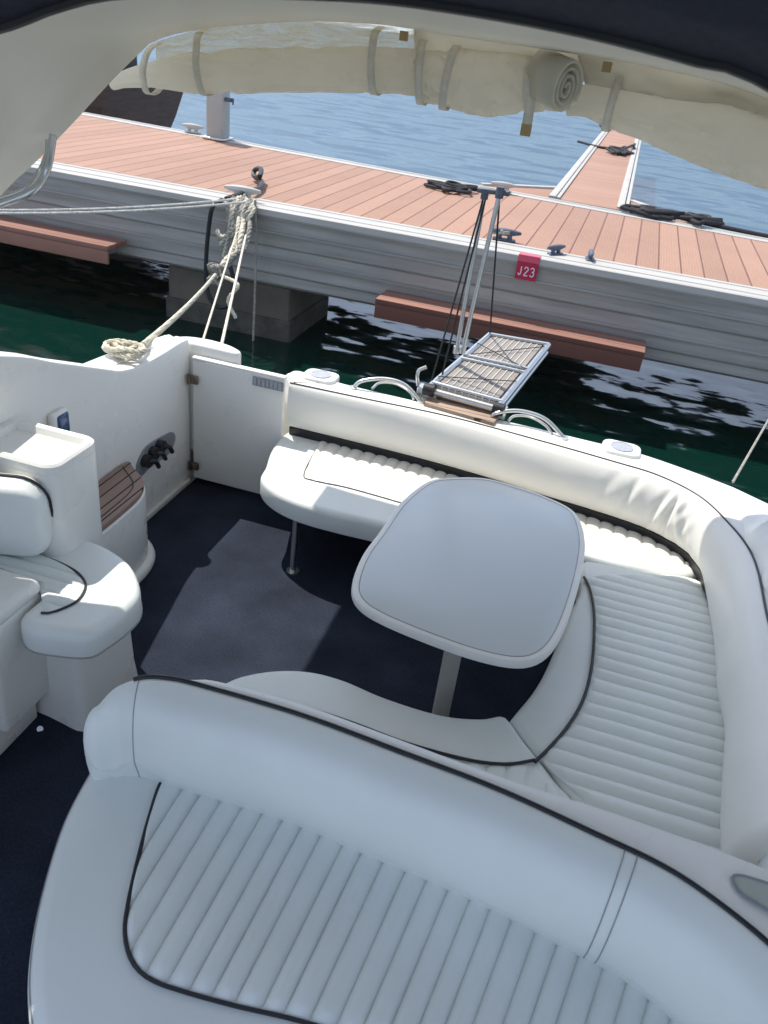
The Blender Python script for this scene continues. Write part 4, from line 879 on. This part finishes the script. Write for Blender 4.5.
rope3(crom([buoy]+cp, 4), .013).build('coil', M['rope'], rp)
# bundle hanging on jetty side
hb2 = thing('rope_bundle', 'tangled grey rope bundle hanging down the jetty side from its cleat', 'rope', (-3.95, 8.4, .2))
for k in range(6):
    x0 = -4.14+.05*k; q = [Vector((x0, 8.56, .74)), Vector((x0+.02, 8.36, .66)), Vector((x0-.06*k+.05, 8.33, .35)), Vector((x0-.07*k, 8.35, .05+.07*k)), Vector((x0-.06*k+.03, 8.36, .3)), Vector((x0+.05, 8.34, .62)), Vector((x0+.03, 8.5, .745))]
    rope3(crom(q, 7), .022).build('strand', M['rope' if k % 2 else 'roped'], hb2)
ropeobj('hanging_chain', [(-3.8298, 8.4200, 0.7702), (-3.8041, 8.4200, 0.3540), (-3.7979, 8.4200, -0.2004), (-3.8020, 8.4200, -0.8549)], .014, 'roped', 'thin dark weed covered line hanging straight down in front of the concrete pier')
ropeobj('hose', [(-4.2696, 8.5200, 0.6871), (-4.2655, 8.3000, 0.6552), (-4.3130, 8.3000, 0.4483), (-4.3496, 8.3000, 0.0622), (-4.3374, 8.3000, -0.2746), (-4.2232, 8.3000, -0.4385), (-4.0724, 8.3000, -0.3973), (-4.0017, 8.3000, -0.1541), (-4.0545, 8.3000, 0.0600)], .025, 'rub', 'black hose looping down the jetty side behind the thick rope', 'hose')
ropeobj('hose', [(-4.1866, 8.4498, 0.7200), (-4.0974, 8.7369, 0.7600), (-4.1637, 9.2562, 0.7400), (-4.3038, 9.6500, 0.7400), (-4.5469, 9.9459, 0.7400), (-4.5682, 10.0174, 0.8000), (-4.4437, 9.9209, 0.8400), (-4.3436, 9.6744, 0.8000), (-4.4487, 9.7905, 0.7600)], .03, 'rub', 'black curled hose end standing up on the decking', 'hose')
G2 = 'two white mooring lines running off the jetty cleat'
for (a, b, lab) in (((-4.0649, 8.4443, 0.7400), (-6.1854, 6.5000, 0.5709), 'upper of the two white mooring lines across the jetty side'), ((-3.9412, 8.4341, 0.7300), (-6.0006, 6.3000, 0.6030), 'lower of the two white mooring lines across the jetty side')):
    tag(rope3(sag(a, b, .05), .012).build('white_line', M['wrope']), lab, 'rope', G2)
tag(MB().add(tube(sag((-3.9897, 8.3500, 0.4625), (-2.3482, 4.4000, 0.6377), .0), .008, 6)).build('thin_line', M['rope']), 'thin pale line slanting to the boat behind the knot, shorter of two', 'rope')
tag(MB().add(tube(sag((-3.8823, 8.3500, 0.4594), (-2.1282, 4.2000, 0.6450), .0), .011, 6)).build('thin_line', M['rope']), 'thin pale line slanting from the rope bundle to the gunwale end', 'rope')
tag(MB().add(tube(sag((0.8235, 3.8874, 0.7900), (1.7600, 7.5000, 0.4144), .0), .007, 6)).build('thin_line', M['roped']), 'thin grey line rising from the coaming corner over the green water', 'rope')

# ------------------------------------------------------------------ arch
F = [Vector(p) for p in ([(-1.62, 1.55, .9), (-1.60, 1.6, 1.6)] + [(-1.52, 1.66, 2.15), (-1.36, 1.7, 2.42), (-1.10, 1.72, 2.52), (-.60, 1.72, 2.60), (-.1, 1.72, 2.585), (.25, 1.72, 2.53), (.55, 1.72, 2.42), (.80, 1.68, 2.1), (.92, 1.6, 1.6), (1.0, 1.55, .8)])]
Aq = [(-2.36, 1.95, .95), (-2.30, 2.15, 1.45), (-2.0281, 2.4000, 1.8583), (-1.9305, 2.5000, 1.9864), (-1.8604, 2.6400, 2.1180), (-1.8062, 2.7600, 2.2297), (-1.7535, 2.8600, 2.3219), (-1.7046, 2.9000, 2.3740), (-1.5295, 2.9200, 2.4299), (-1.1845, 2.9200, 2.4873), (-0.8929, 2.9200, 2.5099), (-0.6407, 2.9200, 2.5039), (-0.3504, 2.9200, 2.5008), (0.0054, 2.9200, 2.4882), (0.3226, 2.9200, 2.4468), (.72, 2.9, 2.30), (1.05, 2.75, 1.9), (1.25, 2.5, 1.4), (1.3, 2.2, .8)]
F = [Vector(p) for p in [(-2.34, 1.0, .97), (-2.30, 1.1, 1.6), (-2.0, 1.25, 2.1), (-1.72, 1.35, 2.33)]] + [Vector(p) for p in [(-1.40, 1.42, 2.48), (-1.1, 1.48, 2.535), (-.75, 1.5, 2.56), (-.45, 1.5, 2.57), (-.1, 1.5, 2.56), (.16, 1.5, 2.53), (.5, 1.5, 2.45), (.85, 1.45, 2.3), (1.15, 1.35, 2.0), (1.28, 1.2, 1.5), (1.3, 1.1, .8)]]
Aa = resample(crom(Aq, 8), 120); Ff = resample(crom(F, 8), 120)
cx, cz = -.55, 1.2
rows = []
for a, f_ in zip(Aa, Ff):
    def outw(p):
        d = Vector((p.x-cx, 0, p.z-cz)); return d.normalized()
    mid = a.lerp(f_, .5)
    rows.append([f_+outw(f_)*.09, f_+outw(f_)*.03, f_+Vector((0, .02, 0)), a.lerp(f_, .8)-outw(a)*.0, mid, a.lerp(f_, .2), a-Vector((0, .02, 0)), a+outw(a)*.02, a+outw(a)*.08, mid+outw(mid)*.11])
mb = MB(); mb.add(loft(rows, cv=True, caps=True)); mb.build('arch', M['arch'], boat, angle=60)
# stainless grab bar at left on arch leg
mb = MB(); mb.add(tube(crom([(-1.7576, 2.3500, 2.1011), (-1.7699, 2.3500, 2.0561), (-1.7962, 2.3500, 1.9872), (-1.8251, 2.3000, 1.9282), (-1.9032, 2.2500, 1.8860), (-1.9377, 2.2000, 1.8783)], 6), .012, 12)); mb.add(tube(crom([(-1.8003, 2.3800, 2.0787), (-1.8082, 2.3800, 2.0422), (-1.8413, 2.3800, 1.9834), (-1.8706, 2.3300, 1.9266), (-1.9460, 2.2800, 1.8873)], 6), .008, 10)); mb.build('arch_grab_bar', M['steel'], boat)

# ------------------------------------------------------------------ bimini
bi = thing('bimini_top', 'navy blue canvas top overhead with a black hem', 'canopy', (-.5, .5, 2.6))
hem = resample(crom([(-1.75, 1.42, 2.16), (-1.45, 1.42, 2.34)] + [(-1.1527, 1.4200, 2.4279), (-1.0445, 1.4200, 2.4681), (-0.9234, 1.4200, 2.5022), (-0.7546, 1.4200, 2.5229), (-0.5788, 1.4200, 2.5373), (-0.4292, 1.4200, 2.5454), (-0.2543, 1.4200, 2.5423), (-0.1013, 1.4200, 2.5328), (0.0478, 1.4200, 2.5163), (0.1480, 1.4200, 2.5002)] + [(.45, 1.42, 2.38), (.75, 1.42, 2.22), (.95, 1.42, 2.0)], 6), 70)
rows = []
for p in hem:
    dx = p.x+.45
    q = []
    for (yy, up, sp) in ((1.42, 0, 1), (1.30, .05, 1.0), (1.1, .13, 1.03), (.7, .24, 1.08), (.35, .30, 1.10), (.0, .33, 1.12)):
        q.append(Vector((-.45+dx*sp, yy, p.z+up)))
    rows.append(q)
mb = MB(); mb.add(loft(rows)); bn = mb.build('canvas', M['navy'], bi, angle=80)
sm = bn.modifiers.new('thick', 'SOLIDIFY'); sm.thickness = .006
mb = MB(); mb.add(tube([p+Vector((0, 0, -.002)) for p in hem], .012, 8)); mb.build('hem', M['rub'], bi)
# unseen aft awning added above the cockpit for its shade, translucent for fill
aw = MB(); rows = []
for i in range(25):
    u = i/24; x = -2.24+3.1*u
    rows.append([Vector((x+ (.0), y, 2.57+.14*math.sin(math.pi*u)**.6-(.03*((y-2.9)/1.3)**2))) for y in (1.5, 2.2, 2.9, 3.4, 3.8, 4.1)])
aw.add(loft(rows)); a_ = aw.build('unseen_awning', M['awn'], bi, angle=80)
sm = a_.modifiers.new('thick', 'SOLIDIFY'); sm.thickness = .004

# ------------------------------------------------------------------ rolled side curtains hanging from the arch
def roll(cpts, rads, name, label, seed, cuts=10, m='canvas'):
    c = resample(crom(cpts, 10), 260); secs = []
    for i, p in enumerate(c):
        u = i/259; k = u*(len(rads)-1); j = min(int(k), len(rads)-2); r_ = rads[j]+(rads[j+1]-rads[j])*(k-j)
        a = c[max(0, i-1)]; b = c[min(259, i+1)]; t = (b-a).normalized(); up = Vector((0, 0, 1)); n_ = t.cross(up).normalized(); up = n_.cross(t)
        sec = []
        for q in range(48):
            th = 2*math.pi*q/48
            wr = 1+.13*noise.noise(Vector((u*cuts*.2, math.cos(th)*1.2+seed, math.sin(th)*1.2)))+.04*noise.noise(Vector((u*cuts, math.cos(th)*2+seed, math.sin(th)*2)))+.015*noise.noise(Vector((u*cuts*3, math.cos(th)*3, math.sin(th)*3)))
            cr1 = noise.noise(Vector((u*cuts*.45+th*.5, math.cos(th)*1.1+seed, math.sin(th)*1.1+3))); cr2 = noise.noise(Vector((u*cuts*.9-th*.4, math.cos(th)*1.6+seed, math.sin(th)*1.6+9)))
            wr -= .16*max(0, .16-abs(cr1))/.16 + .045*max(0, .12-abs(cr2))/.12
            sec.append(p+(n_*math.cos(th)*.9+up*math.sin(th)*1.05)*r_*wr*1.05)
        secs.append(sec)
    mb = MB(); mb.add(loft(secs, cv=True, caps=True)); return mb
YR = 3.0
cl1 = thing('rolled_curtain', 'left rolled cream canvas curtain with clear window and gathered end under the arch', 'curtain', (-1.3, 3, 2.3), 'rolled canvas curtains hanging below the arch')
mb = roll([(-1.9632, 3.0000, 2.2062), (-1.9065, 3.0000, 2.2299), (-1.7671, 3.0000, 2.2633), (-1.5755, 3.0000, 2.2928), (-1.2078, 3.0000, 2.3430), (-0.9016, 3.0000, 2.3766), (-0.7570, 3.0000, 2.3849)], [.022, .04, .060, .064, .062, .062, .062, .062], 'r', '', 1.3); mb.build('roll', M['canvas'], cl1, angle=80)
rows = []
tp = resample(crom([(-1.7421, 2.9500, 2.3678), (-1.5452, 2.9500, 2.4321), (-1.1968, 2.9500, 2.4900), (-0.9024, 2.9500, 2.5128), (-0.7623, 2.9500, 2.5110)], 6), 60); bt = resample(crom([(-1.7856, 3.0200, 2.3066), (-1.5820, 3.0200, 2.3367), (-1.2190, 3.0200, 2.3911), (-0.9135, 3.0200, 2.4262), (-0.7688, 3.0200, 2.4310)], 6), 60)
for i, (a, b) in enumerate(zip(tp, bt)):
    rows.append([a.lerp(b, q/5)+Vector((0, .02*noise.noise(Vector((i*.25, q*.6, 4))), 0)) for q in range(6)])
mb = MB(); mb.add(loft(rows)); mb.build('clear_window', M['clear'], cl1, angle=80)
def strap(x0, y0, x1, y1, Y, parent, w_=.022, tail=None):
    a = Vector(ony_(x0, y0, Y)); b = Vector(ony_(x1, y1, Y)); return a, b
def straps(tops, bots, parent, yy=.08):
    for a, b in zip(tops, bots):
        a, b = Vector(a), Vector(b); w_ = Vector((.013, 0, 0)); path = [a+Vector((0, .02, 0)), a+Vector((0, -.05, -.02)), a.lerp(b, .35)+Vector((0, -yy, 0)), a.lerp(b, .65)+Vector((0, -yy-.01, 0)), b+Vector((0, -.06, 0)), b+Vector((0, .0, -.006)), b+Vector((0, .07, .03))]
        mb = MB(); c = crom(path, 5); mb.add(loft([[p-w_, p+w_] for p in c])); o = mb.build('strap', M['strap'], parent); s = o.modifiers.new('t', 'SOLIDIFY'); s.thickness = .003
straps([(-1.7676, 3.0000, 2.3660), (-1.5753, 3.0000, 2.4306), (-0.9309, 3.0000, 2.5058)], [(-1.7818, 3.0000, 2.2019), (-1.5554, 3.0000, 2.2271), (-0.9156, 3.0000, 2.3107)], cl1)
cl2 = thing('rolled_curtain', 'middle rolled beige canvas curtain ending in a spiral roll and a hanging strap', 'curtain', (-.7, 3, 2.3), 'rolled canvas curtains hanging below the arch')
rg = [(-0.7718, 3.0000, 2.3651), (-0.7316, 3.0000, 2.3790), (-0.6525, 3.0000, 2.3857), (-0.5319, 3.0000, 2.3827), (-0.4325, 3.0000, 2.3920), (-0.3509, 3.0000, 2.3992), (-0.2648, 3.0000, 2.4098)]
mb = roll(rg, [.070, .084, .086, .088, .080, .070, .066], 'r', '', 5.1); mb.build('roll', M['canvas'], cl2, angle=80)
# header flap
rows = []
tp = resample(crom([(-0.8033, 2.9700, 2.5241), (-0.6535, 2.9700, 2.5150), (-0.3587, 2.9700, 2.5116), (-0.1639, 2.9700, 2.5009)], 6), 50); bt = resample(crom([(-0.7978, 2.9900, 2.4450), (-0.6463, 2.9900, 2.4450), (-0.3467, 2.9900, 2.4458), (-0.1414, 2.9900, 2.4082)], 6), 50)
for i, (a, b) in enumerate(zip(tp, bt)): rows.append([a.lerp(b, q/5)+Vector((0, .015*noise.noise(Vector((i*.2, q*.5, 8)))-.01*math.sin(q), 0)) for q in range(6)])
mb = MB(); mb.add(loft(rows)); o = mb.build('header', M['canvas'], cl2, angle=80); o.modifiers.new('t', 'SOLIDIFY').thickness = .004
# spiral end
c0 = Vector([(-0.2760, 2.8600, 2.4084)][0]); mb = MB(); sp1 = []
ax = Vector((.70, -.70, -.15)).normalized(); e1 = ax.cross(Vector((0, 0, 1))).normalized(); e2 = e1.cross(ax)
N_ = 110
for i in range(N_):
    a = i/N_*2*math.pi*3.6; r_ = .012+.062*i/N_; sp1.append(c0+e1*math.cos(a)*r_*.8+e2*math.sin(a)*r_*1.15)
mb.add(loft([[p-ax*.14, p+ax*.015] for p in sp1])); o = mb.build('spiral_end', M['canvas'], cl2, angle=80); o.modifiers.new('t', 'SOLIDIFY').thickness = .008
straps([(-0.7660, 3.0000, 2.4950), (-0.6559, 3.0000, 2.4900)], [(-0.7485, 3.0000, 2.3011), (-0.6696, 3.0000, 2.2959)], cl2)
straps([(-0.4081, 3.0000, 2.4671)], [(-0.3898, 3.0000, 2.3472)], cl2, .085)
a, b = [Vector(p) for p in [(-0.3745, 2.8800, 2.3703), (-0.3702, 2.8800, 2.2548)]]
mb = MB(); w_ = Vector((.016, 0, 0)); mb.add(loft([[p-w_, p+w_] for p in crom([a, a.lerp(b, .5)+Vector((0, .01, 0)), b], 5)])); o = mb.build('hanging_strap', M['strap'], cl2); o.modifiers.new('t', 'SOLIDIFY').thickness = .003
mb = MB(); q = b+Vector((0, -.004, 0)); mb.add(box(q.x-.017, q.x+.017, q.y-.002, q.y+.002, q.z, q.z+.035)); mb.build('tab', M['tab'], cl2)
for nm, (px_) in (('tab', 0),):
    for p in [(-0.8163, 2.9000, 2.4868)]: p = Vector(p); MB().add(box(p.x-.014, p.x+.014, p.y-.004, p.y+.0, p.z-.014, p.z+.014)).build('tab', M['tab'], cl2)
cl3 = thing('rolled_curtain', 'right and largest rolled beige canvas curtain sagging below the arch', 'curtain', (.2, 3, 2.2), 'rolled canvas curtains hanging below the arch')
rg = [(-0.2721, 3.0000, 2.3564), (-0.1987, 3.0000, 2.3776), (-0.1023, 3.0000, 2.3783), (0.0268, 3.0000, 2.3691), (0.1557, 3.0000, 2.3545), (0.3701, 3.0000, 2.3321)] + [(0.6538, 3.0000, 2.2981), (0.9251, 3.0000, 2.2616)]
mb = roll(rg, [.03, .070, .090, .108, .118, .12, .12, .12], 'r', '', 9.7, 10); mb.build('roll', M['canvas'], cl3, angle=80)
rows = []
tp = resample(crom([(-0.2776, 2.9500, 2.5258), (0.0010, 2.9500, 2.5037), (0.3188, 2.9500, 2.4670)] + [(.62, 2.95, 2.33)], 6), 50); bt = resample(crom([(-0.2200, 2.9300, 2.4223), (0.0265, 2.9300, 2.4142), (0.3433, 2.9300, 2.3893)] + [(.62, 2.95, 2.15)], 6), 50)
for i, (a, b) in enumerate(zip(tp, bt)): rows.append([a.lerp(b, q/5)+Vector((0, .02*noise.noise(Vector((i*.25, q*.5, 12))), 0)) for q in range(6)])
mb = MB(); mb.add(loft(rows)); o = mb.build('header', M['canvas'], cl3, angle=80); o.modifiers.new('t', 'SOLIDIFY').thickness = .004
straps([(-0.1190, 3.0000, 2.4786)], [(-0.1286, 3.0000, 2.3042)], cl3, .11)
for p in [(-0.1618, 2.8800, 2.4764)]: p = Vector(p); MB().add(box(p.x-.014, p.x+.014, p.y-.004, p.y+.0, p.z-.014, p.z+.014)).build('tab', M['tab'], cl3)
